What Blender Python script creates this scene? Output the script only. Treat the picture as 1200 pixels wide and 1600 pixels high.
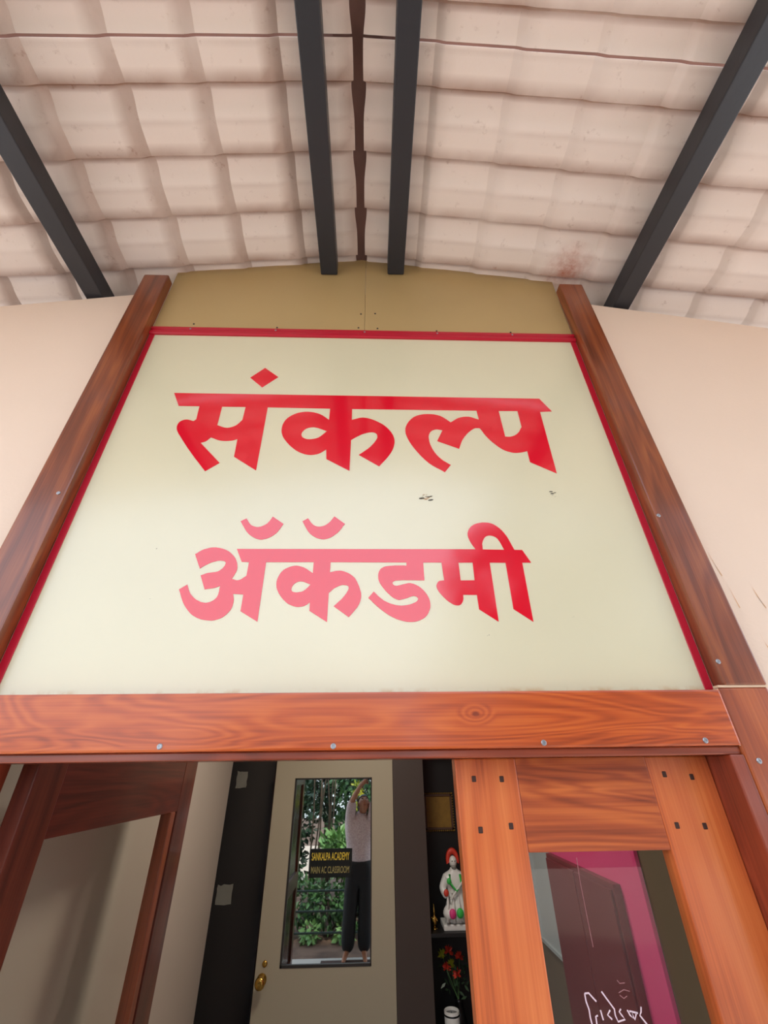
import bpy, bmesh, math, random, json
from mathutils import Vector, Matrix
from mathutils.geometry import tessellate_polygon
for o in list(bpy.data.objects): bpy.data.objects.remove(o)
S = bpy.context.scene
COL = S.collection
R = math.radians

# ------------------------------------------------------------------ camera
cam = bpy.data.cameras.new('camera'); camo = bpy.data.objects.new('camera', cam); COL.objects.link(camo)
CAMP = Vector((0, -1.1, 1.9))
RT = Vector((0.99952, -0.028867, -0.011236)); DN = Vector((0.005638, 0.526183, -0.850353)); FW = Vector((0.030459, 0.849881, 0.526093))
m = Matrix((RT, -DN, -FW)).transposed().to_4x4(); m.translation = CAMP
camo.matrix_world = m
cam.sensor_fit = 'VERTICAL'; cam.sensor_height = 24.0; cam.lens = 24.0 * 651.6 / 1600; cam.clip_start = 0.004
S.camera = camo
S.view_settings.view_transform = 'Standard'; S.view_settings.look = 'None'
S.view_settings.gamma = 1.0; S.view_settings.use_curve_mapping = False
S.view_settings.exposure = -0.84

# ------------------------------------------------------------------ sky: bright overcast, a hazy sun behind the house
W = bpy.data.worlds.new('sky'); S.world = W; W.use_nodes = True
nt = W.node_tree; nt.nodes.clear()
wo = nt.nodes.new('ShaderNodeOutputWorld'); bg = nt.nodes.new('ShaderNodeBackground')
tc = nt.nodes.new('ShaderNodeTexCoord'); sx = nt.nodes.new('ShaderNodeSeparateXYZ'); cr = nt.nodes.new('ShaderNodeValToRGB')
nt.links.new(tc.outputs['Generated'], sx.inputs[0]); nt.links.new(sx.outputs['Z'], cr.inputs[0]); nt.links.new(cr.outputs[0], bg.inputs[0]); nt.links.new(bg.outputs[0], wo.inputs[0])
cr.color_ramp.elements[0].position = 0.0; cr.color_ramp.elements[0].color = (0.86, 0.92, 1.0, 1)
cr.color_ramp.elements[1].position = 0.8; cr.color_ramp.elements[1].color = (0.66, 0.79, 1.0, 1)
bg.inputs['Strength'].default_value = 5.2
sun = bpy.data.lights.new('sun', 'SUN'); sun.energy = 8.0; sun.angle = R(4); sun.color = (1, 0.93, 0.8)
suno = bpy.data.objects.new('sun', sun); COL.objects.link(suno); suno.location = (3, 4, 9)
suno.rotation_euler = Vector((-0.30, -0.42, -1.0)).to_track_quat('-Z', 'Y').to_euler()

# ------------------------------------------------------------------ materials
def lin(c):
    f = lambda v: v / 12.92 if v <= 0.04045 else ((v + 0.055) / 1.055) ** 2.4
    return tuple(f(v / 255) for v in c) + (1.0,)
def base_mat(name):
    mt = bpy.data.materials.new(name); mt.use_nodes = True
    return mt, mt.node_tree, mt.node_tree.nodes['Principled BSDF']
def P(name, rgb, rough=0.5, metal=0.0, spec=0.5, coat=0.0, var=0.0, vscale=6.0, bump=0.0, bscale=60.0, rgb2=None):
    mt, t, b = base_mat(name)
    b.inputs['Base Color'].default_value = lin(rgb); b.inputs['Roughness'].default_value = rough
    b.inputs['Metallic'].default_value = metal; b.inputs['Specular IOR Level'].default_value = spec
    b.inputs['Coat Weight'].default_value = coat; b.inputs['Coat Roughness'].default_value = 0.15
    if var or rgb2:
        g = t.nodes.new('ShaderNodeNewGeometry'); n = t.nodes.new('ShaderNodeTexNoise'); n.inputs['Scale'].default_value = vscale; n.inputs['Detail'].default_value = 6
        r = t.nodes.new('ShaderNodeValToRGB'); c = lin(rgb); c2 = lin(rgb2) if rgb2 else tuple(v * (1 - var) for v in c[:3]) + (1,)
        r.color_ramp.elements[0].position = 0.3; r.color_ramp.elements[0].color = c2; r.color_ramp.elements[1].position = 0.62; r.color_ramp.elements[1].color = c
        t.links.new(g.outputs['Position'], n.inputs['Vector']); t.links.new(n.outputs['Fac'], r.inputs[0]); t.links.new(r.outputs[0], b.inputs['Base Color'])
    if bump:
        g = t.nodes.new('ShaderNodeNewGeometry'); n = t.nodes.new('ShaderNodeTexNoise'); n.inputs['Scale'].default_value = bscale; n.inputs['Detail'].default_value = 4
        bp = t.nodes.new('ShaderNodeBump'); bp.inputs['Strength'].default_value = bump; bp.inputs['Distance'].default_value = 0.004
        t.links.new(g.outputs['Position'], n.inputs['Vector']); t.links.new(n.outputs['Fac'], bp.inputs['Height']); t.links.new(bp.outputs[0], b.inputs['Normal'])
    return mt
def wood(name, light, mid, dark, axis='Z', rough=0.32, coat=0.35, rings=9.0, seed=0.0, knots=()):
    """varnished plank: stretched distorted rings plus fine streaks along the grain axis"""
    mt, t, b = base_mat(name)
    N = t.nodes.new; L = t.links.new
    tcn = N('ShaderNodeTexCoord'); oi = N('ShaderNodeObjectInfo')
    ad = N('ShaderNodeVectorMath'); ad.operation = 'MULTIPLY_ADD'; ad.inputs[1].default_value = (7.3, 3.1, 5.7)
    cmb = N('ShaderNodeCombineXYZ')
    for i in range(3): L(oi.outputs['Random'], cmb.inputs[i])
    L(cmb.outputs[0], ad.inputs[0]); L(tcn.outputs['Object'], ad.inputs[2])
    k = 'XYZ'.index(axis)
    mp = N('ShaderNodeMapping'); sc = [7.0] * 3; sc[k] = 0.95; mp.inputs['Scale'].default_value = sc; mp.inputs['Location'].default_value = (seed, seed * .7, seed * 1.3)
    L(ad.outputs[0], mp.inputs['Vector'])
    n1 = N('ShaderNodeTexNoise'); n1.inputs['Scale'].default_value = 1.1; n1.inputs['Detail'].default_value = 2.5; n1.inputs['Distortion'].default_value = 0.9; L(mp.outputs[0], n1.inputs['Vector'])
    mu = N('ShaderNodeMath'); mu.operation = 'MULTIPLY'; mu.inputs[1].default_value = rings * 6.2832; L(n1.outputs['Fac'], mu.inputs[0])
    src = mu.outputs[0]; dark_in = None
    for kx, kz, kr in knots:
        ks = N('ShaderNodeMapping'); ks.inputs['Location'].default_value = (-kx * .55, 0, -kz); ks.inputs['Scale'].default_value = (.55, 0, 1); L(tcn.outputs['Object'], ks.inputs['Vector'])
        ln = N('ShaderNodeVectorMath'); ln.operation = 'LENGTH'; L(ks.outputs[0], ln.inputs[0])
        g1 = N('ShaderNodeMapRange'); g1.interpolation_type = 'SMOOTHSTEP'; g1.inputs[1].default_value = kr * 3.2; g1.inputs[2].default_value = 0; g1.inputs[4].default_value = 15; L(ln.outputs['Value'], g1.inputs[0])
        am = N('ShaderNodeMath'); L(src, am.inputs[0]); L(g1.outputs[0], am.inputs[1]); src = am.outputs[0]
        g2 = N('ShaderNodeMapRange'); g2.interpolation_type = 'SMOOTHSTEP'; g2.inputs[1].default_value = kr; g2.inputs[2].default_value = 0; g2.inputs[4].default_value = -.4; L(ln.outputs['Value'], g2.inputs[0]); dark_in = g2.outputs[0]
    si = N('ShaderNodeMath'); si.operation = 'SINE'; L(src, si.inputs[0])
    mp2 = N('ShaderNodeMapping'); sc = [210.0] * 3; sc[k] = 3.0; mp2.inputs['Scale'].default_value = sc; L(ad.outputs[0], mp2.inputs['Vector'])
    n2 = N('ShaderNodeTexNoise'); n2.inputs['Scale'].default_value = 1.0; n2.inputs['Detail'].default_value = 3; L(mp2.outputs[0], n2.inputs['Vector'])
    mp3 = N('ShaderNodeMapping'); sc = [38.0] * 3; sc[k] = 1.0; mp3.inputs['Scale'].default_value = sc; L(ad.outputs[0], mp3.inputs['Vector'])
    n3 = N('ShaderNodeTexNoise'); n3.inputs['Scale'].default_value = 1.0; n3.inputs['Detail'].default_value = 3; L(mp3.outputs[0], n3.inputs['Vector'])
    a = N('ShaderNodeMath'); a.operation = 'MULTIPLY_ADD'; a.inputs[1].default_value = 0.075; a.inputs[2].default_value = 0.20; L(si.outputs[0], a.inputs[0])
    if dark_in is not None:
        db = N('ShaderNodeMath'); db.inputs[1].default_value = 0.20; L(dark_in, db.inputs[0]); L(db.outputs[0], a.inputs[2])
    a2 = N('ShaderNodeMath'); a2.operation = 'MULTIPLY_ADD'; a2.inputs[1].default_value = 0.34; L(n2.outputs['Fac'], a2.inputs[0]); L(a.outputs[0], a2.inputs[2])
    a3 = N('ShaderNodeMath'); a3.operation = 'MULTIPLY_ADD'; a3.inputs[1].default_value = 0.42; L(n3.outputs['Fac'], a3.inputs[0]); L(a2.outputs[0], a3.inputs[2])
    r = N('ShaderNodeValToRGB'); e = r.color_ramp.elements
    e[0].position = 0.36; e[0].color = lin(dark); e[1].position = 0.80; e[1].color = lin(light); x = e.new(0.58); x.color = lin(mid)
    L(a3.outputs[0], r.inputs[0]); L(r.outputs[0], b.inputs['Base Color'])
    bp = N('ShaderNodeBump'); bp.inputs['Strength'].default_value = 0.25; bp.inputs['Distance'].default_value = 0.0012; L(a3.outputs[0], bp.inputs['Height']); L(bp.outputs[0], b.inputs['Normal'])
    b.inputs['Roughness'].default_value = rough; b.inputs['Coat Weight'].default_value = coat; b.inputs['Coat Roughness'].default_value = 0.12
    return mt
def glass(name, tint, refl=1.0):
    mt = bpy.data.materials.new(name); mt.use_nodes = True; t = mt.node_tree; t.nodes.clear()
    o = t.nodes.new('ShaderNodeOutputMaterial'); mx = t.nodes.new('ShaderNodeMixShader'); tr = t.nodes.new('ShaderNodeBsdfTransparent'); gl = t.nodes.new('ShaderNodeBsdfGlossy'); fr = t.nodes.new('ShaderNodeFresnel')
    tr.inputs[0].default_value = tint; gl.inputs['Roughness'].default_value = 0.01; fr.inputs['IOR'].default_value = 1.5
    gm = t.nodes.new('ShaderNodeNewGeometry'); om = t.nodes.new('ShaderNodeMath'); om.operation = 'SUBTRACT'; om.inputs[0].default_value = 1.0; t.links.new(gm.outputs['Backfacing'], om.inputs[1])
    mm = t.nodes.new('ShaderNodeMath'); mm.operation = 'MULTIPLY'; t.links.new(fr.outputs[0], mm.inputs[0]); t.links.new(om.outputs[0], mm.inputs[1]); t.links.new(mm.outputs[0], mx.inputs[0])
    t.links.new(tr.outputs[0], mx.inputs[1]); t.links.new(gl.outputs[0], mx.inputs[2]); t.links.new(mx.outputs[0], o.inputs[0])
    return mt
def tile_mat():
    """painted pressed sheet: cream with rust-brown dirt and painted shade along the laps and risers and spots of bare wear"""
    mt, t, b = base_mat('painted tile sheet'); N = t.nodes.new; L = t.links.new
    g = N('ShaderNodeNewGeometry'); at = N('ShaderNodeAttribute'); at.attribute_name = 'grime_shade'
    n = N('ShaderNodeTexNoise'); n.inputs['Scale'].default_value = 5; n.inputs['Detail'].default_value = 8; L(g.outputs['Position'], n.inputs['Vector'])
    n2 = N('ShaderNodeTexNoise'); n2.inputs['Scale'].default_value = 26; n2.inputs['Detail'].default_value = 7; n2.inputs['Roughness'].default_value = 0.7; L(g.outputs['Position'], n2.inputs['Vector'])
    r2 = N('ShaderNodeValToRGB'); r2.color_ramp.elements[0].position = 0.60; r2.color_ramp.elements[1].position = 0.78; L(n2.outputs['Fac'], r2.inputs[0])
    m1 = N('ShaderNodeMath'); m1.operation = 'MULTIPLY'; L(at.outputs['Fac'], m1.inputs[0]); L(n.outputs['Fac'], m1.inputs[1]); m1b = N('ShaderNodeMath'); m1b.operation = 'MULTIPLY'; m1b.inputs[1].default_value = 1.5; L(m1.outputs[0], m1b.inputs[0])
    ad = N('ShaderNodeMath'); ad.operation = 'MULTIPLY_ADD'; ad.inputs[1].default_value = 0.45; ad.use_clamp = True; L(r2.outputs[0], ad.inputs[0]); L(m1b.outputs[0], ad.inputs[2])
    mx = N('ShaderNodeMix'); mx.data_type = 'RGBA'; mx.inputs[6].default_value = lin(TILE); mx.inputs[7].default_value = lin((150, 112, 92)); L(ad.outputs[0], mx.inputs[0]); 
    ds = N('ShaderNodeVectorMath'); ds.operation = 'DISTANCE'; ds.inputs[1].default_value = (.905, -.07, 3.87); L(g.outputs['Position'], ds.inputs[0])
    mr = N('ShaderNodeMapRange'); mr.inputs[1].default_value = .13; mr.inputs[2].default_value = .02; L(ds.outputs['Value'], mr.inputs[0])
    mm = N('ShaderNodeMath'); mm.operation = 'MULTIPLY_ADD'; mm.inputs[1].default_value = .9; mm.inputs[2].default_value = -.25; L(n2.outputs['Fac'], mm.inputs[0])
    mk = N('ShaderNodeMath'); mk.operation = 'MULTIPLY'; mk.use_clamp = True; L(mr.outputs[0], mk.inputs[0]); L(mm.outputs[0], mk.inputs[1]); mk2 = N('ShaderNodeMath'); mk2.operation = 'MULTIPLY'; mk2.inputs[1].default_value = 2.6; mk2.use_clamp = True; L(mk.outputs[0], mk2.inputs[0])
    mz = N('ShaderNodeMix'); mz.data_type = 'RGBA'; mz.inputs[7].default_value = lin((178, 100, 70)); L(mk2.outputs[0], mz.inputs[0]); L(mx.outputs[2], mz.inputs[6]); L(mz.outputs[2], b.inputs['Base Color'])
    bp = N('ShaderNodeBump'); bp.inputs['Strength'].default_value = 0.35; bp.inputs['Distance'].default_value = 0.003; L(n2.outputs['Fac'], bp.inputs['Height']); L(bp.outputs[0], b.inputs['Normal'])
    b.inputs['Roughness'].default_value = 0.6
    return mt
TILE = (236, 221, 210)
M = {}
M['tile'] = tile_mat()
M['ridge'] = P('ridge cap brown', (112, 78, 66), 0.7, var=.3)
M['steel'] = P('black painted steel', (42, 42, 46), 0.42, bump=.1)
M['cream'] = P('cream laminate', (224, 214, 180), 0.23, spec=1.0, var=.05, vscale=1.6)
ct = M['cream'].node_tree; cb = ct.nodes['Principled BSDF']; src = cb.inputs['Base Color'].links[0].from_socket   # brown dirt line along the board's foot
cg = ct.nodes.new('ShaderNodeNewGeometry'); cs = ct.nodes.new('ShaderNodeSeparateXYZ'); ct.links.new(cg.outputs['Position'], cs.inputs[0])
c1 = ct.nodes.new('ShaderNodeMapRange'); c1.inputs[1].default_value = 2.074; c1.inputs[2].default_value = 2.060; ct.links.new(cs.outputs['Z'], c1.inputs[0])
cn = ct.nodes.new('ShaderNodeTexNoise'); cn.inputs['Scale'].default_value = 22; cn.inputs['Detail'].default_value = 6; ct.links.new(cg.outputs['Position'], cn.inputs['Vector'])
c2 = ct.nodes.new('ShaderNodeMapRange'); c2.inputs[1].default_value = .50; c2.inputs[2].default_value = .66; ct.links.new(cn.outputs['Fac'], c2.inputs[0])
c3 = ct.nodes.new('ShaderNodeMath'); c3.operation = 'MULTIPLY'; ct.links.new(c1.outputs[0], c3.inputs[0]); ct.links.new(c2.outputs[0], c3.inputs[1])
cm = ct.nodes.new('ShaderNodeMix'); cm.data_type = 'RGBA'; cm.inputs[7].default_value = lin((206, 172, 126)); ct.links.new(c3.outputs[0], cm.inputs[0]); ct.links.new(src, cm.inputs[6]); ct.links.new(cm.outputs[2], cb.inputs['Base Color'])
M['putty'] = P('pale putty', (222, 190, 160), 0.8)
M['olive'] = P('olive ply', (190, 160, 108), 0.45, var=.08, vscale=2)
M['redtrim'] = P('red painted moulding', (188, 16, 44), 0.3)
M['vinyl'] = P('red vinyl', (226, 10, 40), 0.10, spec=0.9, coat=.35)
M['wall'] = P('peach plaster', (240, 214, 192), 0.75, var=.05, vscale=1.5, bump=.12, bscale=90)
M['inwall'] = P('beige plaster', (206, 192, 174), 0.6, bump=.05)
M['olivewall'] = P('olive plaster', (112, 96, 74), 0.6)
M['door'] = P('beige door laminate', (176, 166, 142), 0.45)
M['pier'] = P('dark brown laminate', (72, 60, 54), 0.5)
M['black'] = P('black niche lining', (22, 20, 20), 0.5)
M['blackgloss'] = P('black polished stone', (10, 14, 20), 0.08, spec=0.6)
M['mirror'] = P('reflective tinted door glass', (172, 178, 176), 0.015, metal=1.0)
M['glass'] = glass('clear pane', (0.93, 0.94, 0.93, 1))
M['frostglass'] = glass('slightly frosted pane', (0.94, 0.94, 0.92, 1)); M['frostglass'].node_tree.nodes['Glossy BSDF'].inputs['Roughness'].default_value = 0.16
M['pink'] = P('pink painted board', (226, 70, 128), 0.5)
M['maroon'] = P('maroon laminate', (112, 26, 34), 0.45)
M['grey'] = P('grey frosted panel', (176, 184, 186), 0.4)
M['frame'] = P('dark door bead', (48, 44, 42), 0.4)
M['screw'] = P('zinc screw', (170, 170, 175), 0.35, metal=.9)
M['slot'] = P('screw recess', (40, 38, 38), 0.6)
M['brass'] = P('brass', (200, 160, 80), 0.25, metal=1.0)
M['white'] = P('white glazed', (232, 230, 224), 0.3)
M['sred'] = P('orange red paint', (214, 60, 40), 0.45)
M['spink'] = P('pink paint', (225, 60, 130), 0.45)
M['sgreen'] = P('green paint', (60, 190, 80), 0.45)
M['yellow'] = P('gold lettering', (245, 214, 70), 0.4)
M['dimgold'] = P('faded gold lettering', (168, 156, 96), 0.4)
M['ochre'] = P('ochre print', (150, 112, 40), 0.5, var=.2, vscale=30)
M['reflpaint'] = P('pale reflection paint', (122, 122, 112), 0.5, var=.1, vscale=20)  # colour of the reflections painted on the black panel
M['chalk'] = P('white marker', (226, 200, 206), 0.6)
M['smear'] = P('faint finger smear', (150, 100, 100), 0.6)
M['peg'] = P('dark wooden peg', (60, 30, 18), 0.6)
M['chip'] = P('bare plaster scratch', (220, 168, 118), 0.8)
M['rust'] = P('rust stain', (170, 92, 66), 0.8)
M['mud'] = P('dried mud', (186, 150, 116), 0.9)
M['darkspot'] = P('dark speck', (70, 62, 54), 0.9)
M['porch'] = P('white porch tile', (206, 200, 192), 0.4)
M['mat'] = P('brown mat', (78, 58, 52), 0.9, bump=.4, bscale=200)
M['soil'] = P('red soil', (124, 96, 80), 0.95, rgb2=(88, 66, 54), vscale=3, bump=.5, bscale=12)
M['yard'] = P('pale yard paving', (212, 190, 172), 0.9, var=.15, vscale=1)
M['slab'] = P('concrete', (150, 145, 138), 0.8)
M['rail'] = P('dark green rail paint', (34, 52, 46), 0.35)
M['bark'] = P('bark', (86, 70, 56), 0.9, rgb2=(50, 40, 32), vscale=9, bump=.6, bscale=30)
def leafm(n, a, b):
    mt = P(n, a, 0.4, rgb2=b, vscale=5); return mt
M['leafdark'] = leafm('dark leaf', (54, 80, 52), (26, 44, 30))
M['leafmid'] = leafm('green leaf', (84, 122, 70), (40, 72, 42))
M['leaflight'] = leafm('pale leaf', (142, 182, 110), (84, 130, 72))
M['leafyellow'] = leafm('sunlit yellow leaf', (222, 214, 60), (120, 150, 50))
M['skin'] = P('skin', (164, 112, 84), 0.5)
M['shirt'] = P('checked shirt', (212, 198, 200), 0.8, rgb2=(168, 148, 156), vscale=90)
M['trouser'] = P('dark trousers', (24, 24, 28), 0.8)
M['hair'] = P('black hair', (16, 14, 14), 0.5)
M['eye'] = P('eye white', (225, 222, 215), 0.3)
M['lip'] = P('lips', (140, 78, 70), 0.5)
M['plate'] = P('black acrylic', (12, 12, 13), 0.3)
M['phone'] = P('black phone', (18, 18, 20), 0.2)
M['w_post'] = wood('teak post', (160, 86, 42), (130, 62, 30), (90, 40, 20), 'Z', rings=5)
M['w_lintel'] = wood('teak lintel', (212, 106, 42), (188, 81, 30), (134, 51, 20), 'X', rings=14, knots=((.27, .010, .009),))
M['w_casing'] = wood('teak casing', (188, 98, 46), (160, 74, 34), (114, 48, 24), 'Z', rings=5)
M['w_stile'] = wood('light teak stile', (222, 124, 64), (204, 100, 48), (156, 66, 32), 'Z', rings=4)
M['w_rail'] = wood('teak rail', (208, 108, 50), (172, 78, 36), (120, 48, 24), 'X', rings=12)
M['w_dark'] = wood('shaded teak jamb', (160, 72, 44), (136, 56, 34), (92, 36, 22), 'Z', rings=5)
M['w_darkY'] = wood('shaded teak leaf rail', (120, 52, 36), (96, 38, 27), (64, 25, 18), 'Y', rings=6)  # leaf wood coloured darker to imitate the shade indoors
M['w_leaf'] = wood('shaded teak leaf stile', (112, 52, 34), (90, 38, 26), (60, 25, 18), 'Z', rings=5)  # same leaf wood, shade put into its colour
M['w_bead'] = wood('teak glazing bead', (156, 80, 44), (130, 62, 36), (96, 42, 26), 'Z', rings=3)
M['w_darkX'] = wood('teak frame head', (170, 82, 48), (140, 60, 36), (92, 38, 22), 'X', rings=6)

# ------------------------------------------------------------------ builders
def link(o, parent=None):
    COL.objects.link(o)
    if parent is not None: o.parent = parent
    return o
def tag(o, label=None, cat=None, group=None, kind=None):
    if label: o['label'] = label
    if cat: o['category'] = cat
    if group: o['group'] = group
    if kind: o['kind'] = kind
    return o
def wloc(p):
    v = Vector((0, 0, 0))
    while p is not None: v += p.location; p = p.parent
    return v
def thing(name, loc, label, cat, group=None, kind=None):
    o = bpy.data.objects.new(name, None); o.empty_display_size = .05; link(o); o.location = loc
    return tag(o, label, cat, group, kind)
def mesh(name, verts, faces, mat, parent=None, origin=(0, 0, 0), smooth=False):
    """verts in world coordinates; the object's own origin sits at origin"""
    og = Vector(origin); me = bpy.data.meshes.new(name)
    me.from_pydata([Vector(v) - og for v in verts], [], faces); me.update()
    o = bpy.data.objects.new(name, me); link(o, parent); o.location = og - wloc(parent)
    me.materials.append(M[mat] if isinstance(mat, str) else mat)
    if smooth: me.shade_smooth()
    return o
def bmo(name, bm, mat, parent=None, origin=(0, 0, 0), smooth=False):
    me = bpy.data.meshes.new(name); bmesh.ops.translate(bm, verts=bm.verts, vec=-Vector(origin)); bm.to_mesh(me); bm.free()
    o = bpy.data.objects.new(name, me); link(o, parent); o.location = Vector(origin) - wloc(parent); me.materials.append(M[mat] if isinstance(mat, str) else mat)
    if smooth: me.shade_smooth()
    return o
def addbox(bm, a, b, bev=0.0, seg=2):
    r = bmesh.ops.create_cube(bm, size=1.0); vs = r['verts']
    for v in vs: v.co = Vector([a[i] + (b[i] - a[i]) * (v.co[i] + .5) for i in range(3)])
    if bev > 0:
        es = list({e for v in vs for e in v.link_edges}); bmesh.ops.bevel(bm, geom=es, offset=bev, segments=seg, affect='EDGES', profile=.6)
def box(name, a, b, mat, parent=None, bev=0.0, seg=2):
    bm = bmesh.new(); addbox(bm, a, b, bev, seg)
    return bmo(name, bm, mat, parent, [(a[i] + b[i]) / 2 for i in range(3)])
def lathe(name, prof, c, mat, parent=None, n=20, axis='Z', smooth=True):
    vs = []; fs = []
    for r, h in prof:
        for i in range(n):
            a = 2 * math.pi * i / n; p = (r * math.cos(a), r * math.sin(a), h)
            if axis == 'Y': p = (p[0], -h, p[1])
            vs.append((c[0] + p[0], c[1] + p[1], c[2] + p[2]))
    for j in range(len(prof) - 1):
        for i in range(n): fs.append((j * n + i, j * n + (i + 1) % n, (j + 1) * n + (i + 1) % n, (j + 1) * n + i))
    fs.append(tuple(range(n))[::-1]); fs.append(tuple(range((len(prof) - 1) * n, len(prof) * n)))
    return mesh(name, vs, fs, mat, parent, c, smooth)
def blob(name, c, r, mat, parent=None, seg=16, rg=10, noise=0.0, seed=0):
    bm = bmesh.new(); bmesh.ops.create_uvsphere(bm, u_segments=seg, v_segments=rg, radius=1.0); rr = random.Random(seed)
    for v in bm.verts:
        k = 1 + rr.uniform(-noise, noise); v.co = Vector((c[0] + v.co.x * r[0] * k, c[1] + v.co.y * r[1] * k, c[2] + v.co.z * r[2] * k))
    return bmo(name, bm, mat, parent, c, True)
def tube(name, pts, rad, mat, parent=None, n=10, origin=None):
    vs = []; fs = []; pts = [Vector(p) for p in pts]
    for i, p in enumerate(pts):
        d = (pts[min(i + 1, len(pts) - 1)] - pts[max(i - 1, 0)]).normalized(); u = d.orthogonal().normalized(); w = d.cross(u)
        r = rad[i] if isinstance(rad, (list, tuple)) else rad
        for k in range(n): a = 2 * math.pi * k / n; vs.append(p + (u * math.cos(a) + w * math.sin(a)) * r)
    # keep rings aligned
    for i in range(len(pts) - 1):
        best = min(range(n), key=lambda s: (vs[(i + 1) * n + s] - vs[i * n]).length - 0)
        ring = vs[(i + 1) * n:(i + 2) * n]; ring = ring[best:] + ring[:best]
        vs[(i + 1) * n:(i + 2) * n] = ring
        for k in range(n): fs.append((i * n + k, i * n + (k + 1) % n, (i + 1) * n + (k + 1) % n, (i + 1) * n + k))
    fs.append(tuple(range(n))); fs.append(tuple(range((len(pts) - 1) * n, len(pts) * n)))
    return mesh(name, vs, fs, mat, parent, origin or pts[0], True)
def skin(name, nodes, edges, mat, parent=None, root=0, sub=2, origin=(0, 0, 0)):
    """one continuous surface grown over a jointed skeleton: nodes = [(x, y, z, radius)]"""
    og = Vector(origin); me = bpy.data.meshes.new(name)
    me.from_pydata([Vector(nn[:3]) - og for nn in nodes], edges, []); o = bpy.data.objects.new(name + '_skeleton', me); COL.objects.link(o)
    md = o.modifiers.new('skin', 'SKIN'); md.use_smooth_shade = True
    if not me.skin_vertices:
        bpy.context.view_layer.objects.active = o; o.modifiers.remove(md); bpy.ops.object.modifier_add(type='SKIN'); o.modifiers[0].use_smooth_shade = True
    sv = me.skin_vertices[0].data
    for i, nn in enumerate(nodes):
        rr = nn[3]; sv[i].radius = rr if isinstance(rr, (tuple, list)) else (rr, rr); sv[i].use_root = (i == root)
    s = o.modifiers.new('sub', 'SUBSURF'); s.levels = sub; s.render_levels = sub
    dg = bpy.context.evaluated_depsgraph_get(); dg.update()
    nm = bpy.data.meshes.new_from_object(o.evaluated_get(dg)); nm.name = name
    bpy.data.objects.remove(o)
    no = bpy.data.objects.new(name, nm); link(no, parent); no.location = og - wloc(parent); nm.materials.clear(); nm.materials.append(M[mat]); nm.shade_smooth()
    return no

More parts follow.
